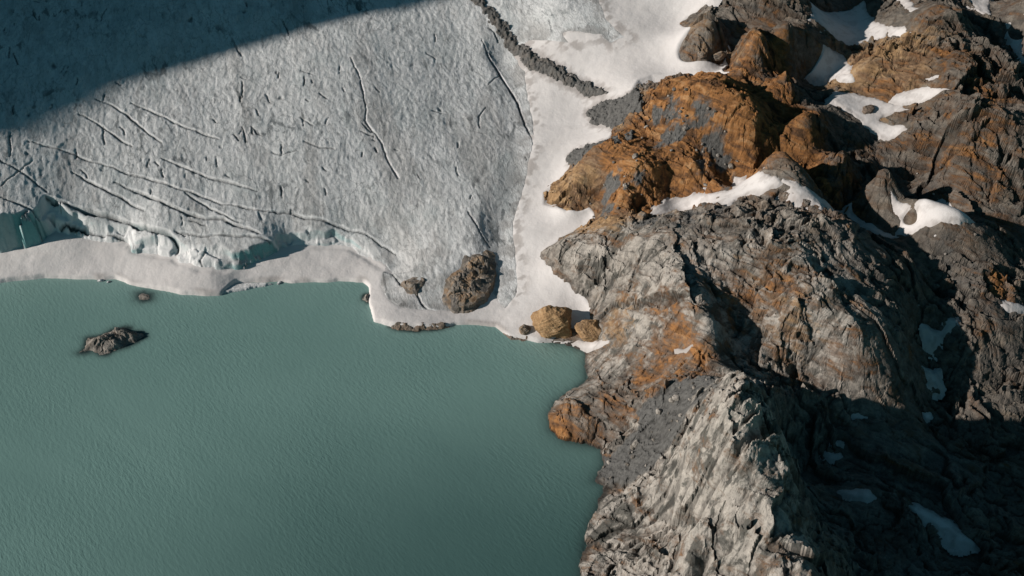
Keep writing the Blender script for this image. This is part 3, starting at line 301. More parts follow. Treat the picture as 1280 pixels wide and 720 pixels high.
def rock_material(name, fixed=None):
    """bare ice-polished rock; rust, tan, pale and gravel come as mesh attributes or as fixed amounts"""
    n = N(name)
    get = (lambda k: n.attr(k)) if fixed is None else (lambda k: n.math('ADD', fixed.get(k, 0.0), 0.0))
    band = n.mapping((.35, 1.0, 1.0), (0, 0, STRIKE))
    big = n.noise(.035, 5, .6); mid = n.noise(.16, 6, .62, dist=.6); fine = n.noise(.9, 6, .68); streak = n.noise(.22, 6, .65, band, .8)
    grey = n.ramp(mid, [(.3, (.15, .133, .115)), (.5, (.235, .208, .178)), (.7, (.315, .28, .238))])
    grey = n.mix(n.ramp(streak, [(.42, 0.0), (.62, .55)]), grey, (.075, .074, .074))
    grey = n.mix(n.ramp(big, [(.45, 0.0), (.7, .35)]), grey, (.20, .155, .12))
    pale = n.ramp(n.noise(.3, 6, .62), [(.3, (.29, .265, .235)), (.7, (.46, .42, .37))])
    rust = n.ramp(n.noise(.2, 6, .65, band, .6), [(.28, (.055, .035, .023)), (.40, (.15, .076, .036)), (.53, (.33, .152, .052)), (.70, (.42, .25, .125))])
    tan = n.ramp(mid if fixed is None else n.noise(.35, 7, .7), [(.3, (.19, .112, .058)), (.55, (.37, .235, .122)), (.75, (.46, .34, .22))])
    gravel = n.ramp(n.noise(.55, 4, .7), [(.3, (.08, .079, .075)), (.7, (.16, .156, .148))])
    j = n.math('MULTIPLY', n.math('SUBTRACT', mid, .5), 1.6); j2 = n.math('MULTIPLY', n.math('SUBTRACT', streak if fixed is None else mid, .5), 1.8)
    def m(k, lo, hi, jit): return n.ramp(n.math('ADD', get(k), jit), [(lo, 0.0), (hi, 1.0)])
    mott = n.noise(.085, 7, .68, band, 1.0)
    grey = n.mix(n.ramp(mott, [(.36, .6), (.5, 0.0)]), grey, (.095, .09, .084))
    grey = n.mix(n.ramp(n.noise(.06, 6, .65, None, .5), [(.52, 0.0), (.68, .6)]), grey, (.25, .185, .125))
    lich = n.noise(.075, 8, .66, n.mapping((.55, 1.7, 1), (0, 0, .6)), .4)
    pale = n.mix(n.ramp(lich, [(.505, 0.0), (.57, .9)]), pale, (.085, .083, .073))
    c = n.mix(m('pale', .25, .75, j), grey, pale)
    if fixed is None: c = n.mix(n.ramp(n.noise(.13, 7, .7, n.mapping((1, .45, 1), (0, 0, .4))), [(.54, 0.0), (.66, .65)]), c, (.11, .105, .095))
    c = n.mix(m('tan', .3, .7, j2), c, tan)
    rj = n.math('MULTIPLY', n.math('SUBTRACT', n.noise(.075, 7, .68, band, .8), .5), 3.2 if fixed is None else .5)
    rr = n.math('ADD', n.math('ADD', get('rust'), j2), rj)
    umber = n.ramp(mid, [(.3, (.075, .052, .038)), (.5, (.15, .098, .066)), (.7, (.215, .145, .098))])
    c = n.mix(n.ramp(rr, [(.12, 0.0), (.6, .85)]), c, umber)
    c = n.mix(n.ramp(rr, [(.52, 0.0), (1.05, .95)]), c, rust)
    c = n.mix(m('gravel', .3, .8, j), c, gravel)
    c = n.mix(n.ramp(fine, [(.30, .7), (.44, 0.0)]), c, (.028, .027, .027))         # lichen and grime specks
    if fixed is None: c = n.mix(n.ramp(n.noise(.45, 4, .6, band), [(.60, 0.0), (.72, .45)]), c, (.045, .043, .042))
    if fixed is None:
        c = n.mix(n.math('MULTIPLY', n.attr('cavity_shade'), .5), c, n.mix(.5, (.03, .028, .026), c, 'MULTIPLY'))  # crevice shading as colour
        c = n.mix(n.math('MULTIPLY', n.attr('right_shade'), .56), c, n.mix(1.0, c, (.42, .40, .37), 'MULTIPLY'))  # dimmer light towards the right, multiplied into the rock colour
        c = n.mix(n.math('MULTIPLY', n.attr('wet'), .7), c, (.03, .027, .024))
    n.bump((n.noise(.5, 8, .68, band if fixed is None else None), 1.6, .5), (n.noise(1.6, 6, .72), .5, .55))
    return n.done(c, .92, .15)

def snow_material():
    n = N('snow')
    a = n.noise(.03, 5, .55); b = n.noise(.25, 5, .6, n.mapping((.5, 1, 1), (0, 0, .5)))
    c = n.ramp(a, [(.3, (.60, .57, .55)), (.7, (.68, .65, .63))])
    c = n.mix(n.ramp(b, [(.5, 0.0), (.8, .18)]), c, (.58, .53, .49))
    c = n.mix(n.ramp(n.noise(1.3, 3, .6), [(.66, 0.0), (.74, .25)]), c, (.3, .28, .27))
    c = n.mix(n.attr('dirt'), c, (.24, .21, .19))
    n.bump((n.noise(.16, 6, .6), 1.4, .36), (n.noise(.8, 5, .6), .3, .3))
    return n.done(c, .85, .2)

def ice_material():
    n = N('glacier_ice')
    flow = n.mapping((1.0, .32, 1.0), (0, 0, .28))
    a = n.noise(.02, 5, .6); b = n.noise(.22, 6, .68, flow, .5); d = n.noise(.9, 5, .7, flow)
    c = n.ramp(b, [(.30, (.40, .408, .405)), (.46, (.62, .625, .62)), (.70, (.76, .76, .75))])
    c = n.mix(n.ramp(a, [(.4, 0.0), (.7, .4)]), c, (.46, .475, .465))
    c = n.mix(n.ramp(d, [(.34, .5), (.48, 0.0)]), c, (.20, .215, .215))
    blue = n.noise(.05, 6, .65, flow, .6)
    c = n.mix(n.ramp(blue, [(.50, 0.0), (.64, .45)]), c, (.41, .455, .455))
    c = n.mix(n.ramp(n.noise(.045, 7, .7, n.mapping((1.6, .22, 1), (0, 0, .32)), .5), [(.54, 0.0), (.68, .4)]), c, (.31, .30, .29))
    c = n.mix(n.ramp(n.noise(.3, 6, .75, flow, 1.2), [(.58, 0.0), (.66, .55)]), c, (.17, .17, .165))
    fv = n.t.nodes.new('ShaderNodeVectorMath'); fv.operation = 'ADD'; n.link(flow, fv.inputs[0])
    fw = n.t.nodes.new('ShaderNodeTexNoise'); fw.inputs['Scale'].default_value = .25; fw.inputs['Detail'].default_value = 5; n.link(flow, fw.inputs['Vector'])
    fs = n.t.nodes.new('ShaderNodeVectorMath'); fs.operation = 'SCALE'; fs.inputs['Scale'].default_value = 6.0; n.link(fw.outputs['Color'], fs.inputs[0]); n.link(fs.outputs[0], fv.inputs[1])
    vein = n.voronoi(.17, 'DISTANCE_TO_EDGE', fv.outputs[0])
    c = n.mix(n.math('MULTIPLY', n.ramp(vein, [(.0, .6), (.05, 0.0)]), n.ramp(n.noise(.05, 4, .6), [(.42, 0.0), (.6, 1.0)])), c, (.15, .155, .155))
    # melt channels: thin dark wandering lines
    w = n.voronoi(.045, 'DISTANCE_TO_EDGE', n.mapping((1.3, .4, 1), (0, 0, .3)))
    wv = n.math('ADD', w, n.math('MULTIPLY', n.math('SUBTRACT', b, .5), .5))
    c = n.mix(n.math('MULTIPLY', n.ramp(wv, [(.0, .7), (.035, 0.0)]), n.ramp(n.noise(.03, 3, .5), [(.5, 0.0), (.62, 1.0)])), c, (.10, .115, .12))
    c = n.mix(n.attr('dirt'), c, n.mix(b, (.10, .095, .09), (.26, .235, .215)))
    c = n.mix(n.attr('white'), c, (.74, .74, .73))
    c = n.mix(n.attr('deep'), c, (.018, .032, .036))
    steep = n.ramp(n.slope(), [(.25, 1.0), (.6, 0.0)])
    wall = n.mix(n.noise(.35, 5, .6, n.mapping((1, 1, 1.6))), (.13, .33, .335), (.26, .50, .50))
    c = n.mix(n.math('MULTIPLY', n.math('MULTIPLY', steep, n.attr('rim')), n.math('SUBTRACT', 1.0, n.attr('white'), True)), c, wall)
    n.bump((n.noise(.45, 8, .74, flow, .8), 1.6, .5), (n.noise(1.5, 6, .72, flow), .6, .6))
    return n.done(c, .75, .3)

def water_material():
    n = N('lake_water')
    deep = n.ramp(n.noise(.008, 6, .58, n.mapping((.5, 1, 1), (0, 0, -.5)), 1.0), [(.35, (.160, .276, .250)), (.65, (.182, .306, .277))])
    c = n.mix(n.attr('lake_shade'), deep, (.06, .125, .118))  # soft shade on the lake, mixed into the water colour
    c = n.mix(n.attr('milk'), c, (.26, .38, .35))
    c = n.mix(n.attr('bed'), c, (.020, .028, .028))
    d = math.radians(-52)
    w1 = n.noise(.62, 3, .55, n.mapping((.36, 1.0, 1), (0, 0, d)), .3)
    w2 = n.noise(1.3, 3, .6, n.mapping((.4, 1.0, 1), (0, 0, d+.25)))
    w3 = n.noise(.09, 3, .5, n.mapping((.5, 1.0, 1), (0, 0, d)))
    gust = n.ramp(n.noise(.012, 3, .5), [(.35, .35), (.62, 1.0)])
    n.bump((w3, 1.2, .10), (n.math('MULTIPLY', w1, gust), .9, .36), (n.math('MULTIPLY', w2, gust), .3, .34))
    n.p.inputs['IOR'].default_value = 1.33
    return n.done(c, .16, .5)

ROCK = rock_material('banded_rock')
SNOWMAT = snow_material(); ICE = ice_material(); WATER = water_material()

# ------------------------------------------------------------------ sheets
def land_base(X, Y):
    return LANDM(X, Y) + smooth_bumps(X, Y)

def steepness(X, Y, Z):
    gy, gx = np.gradient(Z); dy = np.gradient(Y)[0]; dx = np.gradient(X)[1]
    return np.hypot(gx/dx, gy/dy)

def box_blur(A, k):
    c = np.cumsum(np.pad(A, ((k+1, k), (0, 0)), mode='edge'), 0); A = (c[2*k+1:]-c[:-2*k-1])/(2*k+1)
    c = np.cumsum(np.pad(A, ((0, 0), (k+1, k)), mode='edge'), 1); return (c[:, 2*k+1:]-c[:, :-2*k-1])/(2*k+1)

def snow_height(X, Y, base, sd, lim):
    wind = .35*fbm(X*.6, Y, 22, 3, .5, 401) + .10*fbm(X, Y, 6, 2, .5, 403)
    z = base + .4 + wind
    z = np.where(sd < 0, z + .7*sd, z)
    return z - 7*sstep(lim, lim+.4, steepness(X, Y, base)) - (6*sstep(1.6, 3.0, base-box_blur(base, 16)) if lim < 1 else 0)

# the rock: one relief, cut along the snow gullies into the outcrops one can tell apart
def build_rock():
    ax = np.concatenate([np.arange(-6, 470, .62), np.arange(470, 640, 2.2)])
    ay = np.concatenate([np.arange(-420, -285, 1.6), np.arange(-285, 240, .55), np.arange(240, 560, .75), np.arange(560, 760, 2.5)])
    GX_, GY_ = np.meshgrid(ax, ay)
    base0 = land_base(GX_, GY_); steep0 = sstep(1.0, 1.4, steepness(GX_, GY_, base0))
    sn0 = poly_sd(GX_, GY_, SNOW_POLY); lk0 = poly_sd(GX_, GY_, LAKE_POLY)
    need = (sn0 < 19) & (lk0 < 28)
    X, Y, base, steep, sn, lk = (A[need] for A in (GX_, GY_, base0, steep0, sn0, lk0))
    lk = lk + 1.6*fbm(X, Y, 13, 3, .55, 203) + .8*fbm(X, Y, 4, 2, .5, 207)
    sn = sn + 2.4*fbm(X, Y, 11, 4, .55, 209)
    pf = patch_field(X, Y) + 1.6*fbm(X, Y, 8, 4, .6, 215)
    det, grav = rock_detail(X, Y, base)
    on = np.minimum(sstep(1.5, -5, sn), sstep(2.5, -5, pf)); on = np.maximum(on, steep*(pf < -2))
    amp = .12 + .88*on
    amp *= .35 + .65*sstep(0, 26, -lk)
    Z = base + det*amp + 1.1*sstep(0, 10, -sn)*sstep(1, -8, pf)
    Z -= (2.4*sstep(0, 4, sn) + 0)*(1-steep) + 1.7*sstep(-1, 3, pf)
    Z = np.where(lk < 0, np.maximum(Z, .35*np.minimum(-lk, 5)), np.minimum(Z, -.3-.55*lk))
    rust = blots(X, Y, 'rust'); tan = blots(X, Y, 'tan'); pale = blots(X, Y, 'pale')
    rust = .85*rust + .06; wet = sstep(1.6, .3, Z)*(lk > -14)
    def full(A, fill=0.0):
        F = np.full(GX_.shape, fill); F[need] = A; return F
    Z = full(Z, -50.0); sn = full(sn, 99.0); lk = full(lk, 99.0); rust = full(rust); tan = full(tan); pale = full(pale); grav = full(grav); wet = full(wet)
    X, Y = GX_, GY_
    def blur(A, k):
        c = np.cumsum(np.pad(A, ((k+1, k), (0, 0)), mode='edge'), 0); A = (c[2*k+1:]-c[:-2*k-1])/(2*k+1)
        c = np.cumsum(np.pad(A, ((0, 0), (k+1, k)), mode='edge'), 1); return (c[:, 2*k+1:]-c[:, :-2*k-1])/(2*k+1)
    cavity_shade = np.clip((blur(blur(Z, 3), 3)-Z)/.9, 0, 1)*(Z > -3)      # occlusion-like shading of the crevices, put into the rock colour
    cc = lambda A: .25*(A[:-1, :-1]+A[1:, :-1]+A[:-1, 1:]+A[1:, 1:])
    cx, cy = cc(X), cc(Y)
    keep = (cc(sn) < 16) & (cc(Z) > -14) & (cc(lk) < 25)
    own = np.zeros(keep.shape, int)
    jx = cx + 3*fbm(cx, cy, 16, 3, .5, 211); jy = cy + 3*fbm(cx, cy, 16, 3, .5, 213)
    for k, key in ((1, 'buttress'), (2, 'dome'), (3, 'knoll'), (4, 'ridge')):
        own[poly_sd(jx, jy, REG[key]) > 0] = k
    info = {0: ('hillside', 'brown and grey banded rock hillside climbing to the right edge', 'hillside', 'structure'),
            1: ('rock_buttress', 'broad grey banded rock buttress between the snow tongue and the dark valley', 'rock buttress', None),
            2: ('rock_dome', 'big rust orange rock dome ringed by snow and streaked with grey gravel', 'rock dome', None),
            3: ('rock_knoll', 'rugged brown rock knoll standing in the snowfield at the top', 'rock knoll', None),
            4: ('rock_ridge', 'pale grey rock ridge rising from the lake at the bottom with a dark far side', 'rock ridge', None)}
    right_shade = np.clip(sstep(95, 240, X+.25*Y) + .35*fbm(X, Y, 40, 4, .6, 217), 0, 1)  # rock colour darkened to the right, for the dimmer light there
    right_shade *= 1-.6*sstep(.3, .9, blots(X, Y, 'tan'))
    rust = rust + .05*sstep(120, 230, X)
    at = dict(right_shade=right_shade, rust=rust, tan=tan, pale=pale, gravel=grav, wet=wet, cavity_shade=cavity_shade)
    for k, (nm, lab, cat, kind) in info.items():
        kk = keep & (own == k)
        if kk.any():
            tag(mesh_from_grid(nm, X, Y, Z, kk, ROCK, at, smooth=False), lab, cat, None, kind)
    return X, Y, Z

SNOW_POLY = list(SNOW)
RX, RY, RZ = build_rock()

def rock_z(x, y):
    j = int(np.clip(np.searchsorted(RX[0], x), 1, RX.shape[1]-1)); i = int(np.clip(np.searchsorted(RY[:, 0], y), 1, RY.shape[0]-1))
    return float(RZ[i, j])

def build_snowfield():
    X, Y = np.meshgrid(grid_axes(-520, 250, .8), grid_axes(-60, 640, .8))
    sd = poly_sd(X, Y, SNOW_POLY); ice = poly_sd(X, Y, ICE_POLY)
    wob = .9*fbm(X, Y, 16, 2, .5, 411)
    lk = poly_sd(X, Y, LAKE_POLY) + wob + 0.2*fbm(X, Y, 4, 2, .5, 413)
    base = land_base(X, Y)
    fd, _, _ = line_dist(X, Y, FRONT)
    Z = snow_height(X, Y, base, sd, .95)
    Z = np.maximum(Z, np.where(lk < 0, .9+.25*fbm(X, Y, 12, 2, .5, 417), -9))
    Z = np.where(ice > 0, Z - 1.2*sstep(0, 8, ice), Z)
    # moat where the wind scours the snow from the ice wall
    Z -= 1.0*np.exp(-(fd/2.2)**2)*sstep(-.2, .3, fbm(X, Y, 40, 2, .5, 419))
    # the sheet ends at the water in a low broken edge
    Z = np.where(lk > 0, Z - 2.6*sstep(0, 1.3, lk) - .6*np.maximum(lk-1.3, 0), Z)
    # cracks in the sheet parallel to the shore
    dirt = np.clip(.5*sstep(3.2, .2, np.abs(lk+.4))*sstep(.1, .5, fbm(X, Y, 30, 2, .5, 421)), 0, 1)
    md, _, _ = line_dist(X, Y, MARGIN[10:])
    dirt = np.maximum(dirt, .55*sstep(9, 1, md)*sstep(-.1, .4, fbm(X, Y, 8, 3, .6, 423)))
    for g in GRAVEL + [MORAINE]:
        gd = poly_sd(X, Y, g)
        dirt = np.maximum(dirt, .6*sstep(-5, 0, gd + 2.5*fbm(X, Y, 4, 3, .6, 425)))
    cc = lambda A: .25*(A[:-1, :-1]+A[1:, :-1]+A[:-1, 1:]+A[1:, 1:])
    keep = (cc(sd) > -7) & (cc(ice) < 14) & (cc(lk) < 3.2)
    tag(mesh_from_grid('snowfield', X, Y, Z, keep, SNOWMAT, dict(dirt=dirt)),
        'smooth white snowfield banked along the lake and up beside the glacier', 'snowfield', None, 'structure')

build_snowfield()

def snow_patch(key, label, poly, kind):
    xs = [q[0] for q in poly]; ys = [q[1] for q in poly]
    X, Y = np.meshgrid(grid_axes(min(xs)-9, max(xs)+9, .6), grid_axes(min(ys)-9, max(ys)+9, .6))
    sd = poly_sd(X, Y, poly) - .5 + 1.4*fbm(X, Y, 9, 5, .62, 431)
    Z = snow_height(X, Y, land_base(X, Y), sd, 1.35) + .10*np.clip(sd, 0, 4) - .15
    cc = lambda A: .25*(A[:-1, :-1]+A[1:, :-1]+A[:-1, 1:]+A[1:, 1:])
    o = mesh_from_grid('snow_patch', X, Y, Z, cc(sd) > -5.5, SNOWMAT, dict(dirt=np.clip((.55 if key == 'buttress_ice' else 0) + .35*sstep(3, 0, sd) + .25*sstep(.1, .6, fbm(X, Y, 7, 5, .65, 433)), 0, .7)))
    tag(o, label, 'snow patch', 'snow patches lying in the hollows of the rock')

for P in PATCH: snow_patch(*P)

# ------------------------------------------------------------------ glacier
def build_glacier():
    X, Y = np.meshgrid(grid_axes(-500, 190, .62), grid_axes(-50, 520, .62))
    wobx = X + .8*fbm(X, Y, 7, 3, .5, 501); woby = Y + .8*fbm(X, Y, 7, 3, .5, 503)
    df0, _, _ = line_dist(X, Y, FRONT)
    sd = poly_sd(wobx, woby, ICE_POLY) + sstep(30, 8, df0)*(2.6*cells(wobx, woby, 10, 553, .5)[0] + .6*cells(wobx, woby, 5.5, 555, .4)[0])
    base = land_base(X, Y)
    ice = ICEM(X, Y)
    df, _, _ = line_dist(wobx, woby, FRONT); dm, _, _ = line_dist(wobx, woby, MARGIN)
    # surface: waves, melt dimples drawn out along the flow, cracked crust
    th = -.28
    u = X*math.cos(th) - Y*math.sin(th); v = X*math.sin(th) + Y*math.cos(th)
    u = u + 2.5*fbm(X, Y, 30, 3, .5, 505)
    CR = np.zeros(X.shape)
    T = 1.2*fbm(X, Y, 80, 3, .5, 507) + .28*fbm(u, v*.3, 15, 3, .5, 509) + .22*(ridged(u, v*.5, 5.5, 3, .6, 511)-1.0) + .20*fbm(u, v*.6, 2.6, 3, .6, 513)
    # scattered melt pits
    pit = perlin(u/7, v/15, 517)
    holes = sstep(.66, .8, pit)*sstep(.1, .4, fbm(X, Y, 50, 2, .5, 527))
    T -= 1.2*holes
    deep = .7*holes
    # short cracks in clusters: most run with the flow, some across it
    rr = random.Random(77); short = []
    hubs = [(rr.uniform(-420, 60), rr.uniform(70, 430)) for _ in range(40)]
    for q in range(300):
        hx, hy = rr.choice(hubs); x0, y0 = hx+rr.gauss(0, 34), hy+rr.gauss(0, 40)
        a0 = rr.choice([1.75, 1.85, 1.95, 1.8, -.5, -.6, 1.9])+rr.gauss(0, .2); ln = rr.uniform(1.0, 2.6)*rr.choice([1, 1, 1, 2.0])
        line = [(x0, y0)]
        for _ in range(rr.randint(2, 4)):
            a0 += rr.gauss(0, .16); line.append((line[-1][0]+ln*math.cos(a0), line[-1][1]+ln*math.sin(a0)))
        short.append((rr.uniform(.45, .7), line))
    white = np.zeros(X.shape)
    near = sstep(60, 5, df)
    for w, line in list(CREV)+short:
        xs = [q[0] for q in line]; ys = [q[1] for q in line]
        m = (X > min(xs)-12) & (X < max(xs)+12) & (Y > min(ys)-12) & (Y < max(ys)+12)
        x = X[m]; y = Y[m]
        jx = x + 1.0*fbm(x, y, 20, 4, .6, 531); jy = y + 1.0*fbm(x, y, 20, 4, .6, 533)
        d, run, L = line_dist(jx, jy, line)
        wd = (.27 if w <= 1.5 else .40)*w*(.35+.65*sstep(0, .25*L, run)*sstep(0, .2*L, L-run))*(.75+.5*fbm(x, y, 14, 2, .5, 535))
        wd = np.maximum(wd, .12)
        dep = sstep(wd*1.15+.35, wd*.35, d)
        CR[m] -= dep*(1.6+2.2*w)*np.clip(wd/w*1.9+.1, 0, 1)
        d2, _, _ = line_dist(jx-.45*(wd+.8), jy-.9*(wd+.8), line)
        lit_lip = np.exp(-(d2/.7)**2)*(L > 40)*(x < 0)*(d > wd*.7)
        T[m] += .1*lit_lip*w
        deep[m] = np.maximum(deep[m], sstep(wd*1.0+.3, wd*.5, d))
        white[m] = np.maximum(white[m], .95*lit_lip*sstep(0, 10, run)*sstep(-.6, .1, fbm(x, y, 20, 3, .6, 537)))  # sunlit upper far wall of each long crevasse, painted white
    flat = sstep(0, 30, dm)                     # the thin snow-smoothed edge
    T *= .3 + .7*flat
    T += CR
    fcut = df/(df+dm+1e-6)                      # 0 at the front wall, 1 at the lateral margin
    fs, run, L = line_dist(wobx, woby, FRONT)
    cum = np.concatenate([[0], np.cumsum([math.dist(a, b) for a, b in zip(FRONT[:-1], FRONT[1:])])])
    plaster = np.interp(run, cum, SNOWY)
    wall = np.interp(run, cum, WALLW)/1.6
    fr = .25+.5*np.clip(.5+cells(wobx, woby, 13, 557, 0)[0], 0, 1); ww = wall*1.6
    k_front = fr*sstep(0, .45*ww, sd) + (1-fr)*sstep(.75*ww, 1.25*ww, sd)
    k_side = sstep(0, 26, sd)
    k = np.where(fcut < .5, k_front + (k_side-k_front)*sstep(.25, .5, fcut), k_side)
    low = base - 1.5
    thin = base + .35
    top = ice + T
    Z = np.where(fcut < .5, low + k*(top-low), thin + k*(ice-thin) + T*np.minimum(k+.25, 1) - .9*sstep(2.5, 0, sd))
    Z = np.where(sd < 0, base - 1.5 + .3*sd, Z)
    dirt = .55*sstep(22, 2, dm)*sstep(-.3, .5, fbm(X, Y, 14, 4, .6, 543))
    tongue = sstep(75, 20, np.hypot(X+70, Y+2))      # rock dust round the rock that melts out of the snout
    dirt = np.maximum(dirt, .45*tongue*sstep(-.4, .6, fbm(X, Y, 20, 4, .6, 545)))
    dirt = np.maximum(dirt, .3*sstep(.1, .75, fbm(u, v*.25, 38, 5, .6, 547)))
    white = np.maximum(white, np.clip(1.4*plaster, 0, 1)*sstep(wall*1.6+3, wall*1.6, sd+1.5*fbm(X, Y, 6, 3, .6, 549))*(fcut < .5))
    white = np.maximum(white, .55*sstep(14, 2, df)*sstep(0, .5, fbm(X, Y, 18, 3, .5, 551)))
    rim = sstep(12, 4, sd)*(fcut < .5)
    cc = lambda A: .25*(A[:-1, :-1]+A[1:, :-1]+A[:-1, 1:]+A[1:, 1:])
    keep = cc(sd) > -1.6
    tag(mesh_from_grid('glacier', X, Y, Z, keep, ICE, dict(dirt=dirt*(1-.8*white), white=white, deep=np.clip(deep, 0, 1), rim=rim)),
        'grey cracked glacier ending in low teal ice walls above the lake', 'glacier', None, 'structure')
    return X, Y, Z
GX, GY, GZ = build_glacier()
def ice_z(x, y):
    return float(GZ[int(round((y-GY[0, 0])/.62)), int(round((x-GX[0, 0])/.62))])

# ------------------------------------------------------------------ lake
SUNK = []                                         # shallow rocks that show through the milky water: x, y, radius
def build_lake(rocks):
    X, Y = np.meshgrid(np.concatenate([np.arange(-900, -420, 12), np.arange(-420, 110, 1.2), np.arange(110, 200, 10)]),
                       np.concatenate([np.arange(-900, -330, 12), np.arange(-330, 110, 1.3)]))
    sd = poly_sd(X, Y, LAKE_POLY)
    rd, _, _ = line_dist(X, Y, LAKE_POLY[len(SNOW_SHORE):-4])
    sdn, _, _ = line_dist(X, Y, SNOW_SHORE)
    bed = .75*np.exp(-np.clip(rd, 0, 99)/3.0)*sstep(-1, 1, sd+2)
    for p, spread in rocks:
        d = -poly_sd(X, Y, p) + 1.2*fbm(X, Y, 6, 3, .5, 601)
        bed = np.maximum(bed, .9*np.exp(-(np.maximum(d, 0)/spread)**1.5))
    milk = .6*np.exp(-np.clip(sdn, 0, 99)/13.0)*(.6+.5*fbm(X, Y, 40, 3, .5, 605))
    lake_shade = sstep(190, 15, np.hypot((X+5)*.75, (Y+235)))*.95 + .10*fbm(X, Y, 120, 3, .5, 603)  # shade over the lower right of the lake, painted as darker water
    Z = np.zeros(X.shape)
    cc = lambda A: .25*(A[:-1, :-1]+A[1:, :-1]+A[:-1, 1:]+A[1:, 1:])
    tag(mesh_from_grid('lake', X, Y, Z, cc(sd) > -14, WATER, dict(bed=bed, milk=milk, lake_shade=np.clip(lake_shade, 0, 1))),
        'still milky teal meltwater lake filling the lower left', 'lake', None, 'structure')
build_lake([(ISLET, 2.6), (AWASH, 4.0), (LEDGE, 1.6), (SHORE_ROCK, 1.5)])

# ------------------------------------------------------------------ rocks that stand alone
def rock_mound(name, poly, height, zfun, mat, step=.4, seed=0, label='', cat='rock', block=1.0, power=.6, ramp=5.0, sink=1.2, lean=0.0):
    """a lone outcrop: its outline on the ground, pushed up and broken into facets"""
    xs = [q[0] for q in poly]; ys = [q[1] for q in poly]
    cx, cy = sum(xs)/len(xs), sum(ys)/len(ys)
    X, Y = np.meshgrid(grid_axes(min(xs)-3, max(xs)+3, step), grid_axes(min(ys)-3, max(ys)+3, step))
    wx = X + 1.1*fbm(X, Y, 7, 3, .55, seed+1); wy = Y + 1.1*fbm(X, Y, 7, 3, .55, seed+3)
    sd = poly_sd(wx, wy, poly)
    body = height*np.power(sstep(0, ramp, sd)*.75 + .25*np.clip(sd/ramp, 0, 1), power)
    c1, e1 = cells(wx, wy*1.3, 9, seed+5, 1.2); c2, e2 = cells(wx*1.2, wy, 3.8, seed+7, 1.2)
    rough = block*(2.2*c1 - .9*(1-sstep(0, .14, e1)) + 1.1*c2 - .4*(1-sstep(0, .16, e2)) + 1.1*(ridged(wx, wy, 9, 3, .5, seed+9)-1.05) + .35*fbm(X, Y, 2.2, 3, .6, seed+11))
    g = zfun(X, Y)
    Z = g + body + rough*np.clip(sd/(ramp*.8), 0, 1) + lean*(X-cx)*np.clip(sd/ramp, 0, 1)
    Z = np.where(sd < 0, g - sink + .8*sd, np.maximum(Z, g - .2 + .25*np.minimum(sd, 3)))
    cc = lambda A: .25*(A[:-1, :-1]+A[1:, :-1]+A[:-1, 1:]+A[1:, 1:])
    return tag(mesh_from_grid(name, X, Y, Z, cc(sd) > -2.0, mat, smooth=False), label, cat)

dark = rock_material('dark_lake_rock', dict(pale=.42, gravel=.1))
brown = rock_material('dusty_brown_rock', dict(tan=.36, pale=.40, rust=.12))
tanrock = rock_material('tan_rock', dict(tan=1.5, rust=-.6))
orangerock = rock_material('orange_rock', dict(tan=1.3, rust=.15))
umber = rock_material('wet_brown_rock', dict(rust=.3, gravel=.2))
gravelm = rock_material('grey_gravel', dict(gravel=1.0))
darkgravel = rock_material('moraine_rubble', dict(gravel=.72, pale=.25))
level = lambda X, Y: np.zeros(X.shape)
rock_mound('rock_islet', ISLET, 4.2, level, dark, .33, 700, 'dark rugged rock islet alone in the open lake', 'rock islet', .85, .7, 7.0)
rock_mound('sunken_rock', AWASH, .55, level, dark, .33, 720, 'small dark rock just breaking the lake surface near the snow bank', 'rock', .12, .7, 3.0)
gz = lambda X, Y: ICEM(X, Y) - .6
rock_mound('rock_outcrop', NUNATAK, 2.6, gz, brown, .45, 740, 'brown rock outcrop melting out of the glacier snout', 'rock outcrop', .8, .7, 11.0, 2.0)
rock_mound('rock_outcrop', NUN2, 2.4, gz, brown, .4, 760, 'small flat dark rock outcrop in the grey ice left of the brown one', 'rock outcrop', .6, .8, 4.0, 1.5)
rock_mound('rock_ledge', LEDGE, 2.6, level, umber, .4, 780, 'low wet brown rock ledge under the snow edge at the glacier snout', 'rock ledge', .6, .7, 3.0)
rock_mound('rock_ledge', LEDGE2, 1.9, level, umber, .4, 800, 'thin dark rock ledge along the waterline left of the tan boulder', 'rock ledge', .5, .7, 2.5)
rock_mound('shore_rock', SHORE_ROCK, 3.2, level, dark, .33, 820, 'small grey rock at the waterline where the snow bank turns', 'rock', .5, .7, 3.5)

def boulder(name, loc, size, mat, seed, label, rz=0.0, cuts=26, sub=6, rough=.06, squash=None, group=None):
    bm = bmesh.new(); bmesh.ops.create_icosphere(bm, subdivisions=sub, radius=1.0)
    co = np.array([v.co[:] for v in bm.verts]); rs = np.random.RandomState(seed)
    for _ in range(cuts):
        d = rs.normal(size=3); d[2] = d[2]*.8 + .1; d /= np.linalg.norm(d); off = rs.uniform(.66, .93)
        s = co @ d - off; co -= np.outer(np.maximum(s, 0)*.85, d)
    p = co*3.0
    f = (fbm(p[:, 0]+p[:, 2]*.7, p[:, 1]-p[:, 2]*.6, 2.4, 4, .55, seed) + .7*(ridged(p[:, 0]-p[:, 2], p[:, 1]+p[:, 2]*.8, 2.2, 3, .5, seed+5)-1.05))*rough*1.6
    co = co*(1+f[:, None])
    for v, c in zip(bm.verts, co): v.co = c
    for fc in bm.faces: fc.smooth = False
    me = bpy.data.meshes.new(name); bm.to_mesh(me); bm.free(); me.materials.append(mat)
    o = bpy.data.objects.new(name, me); COL.objects.link(o)
    o.scale = size; o.location = loc; o.rotation_euler = (0, 0, rz)
    return tag(o, label, 'boulder', group)

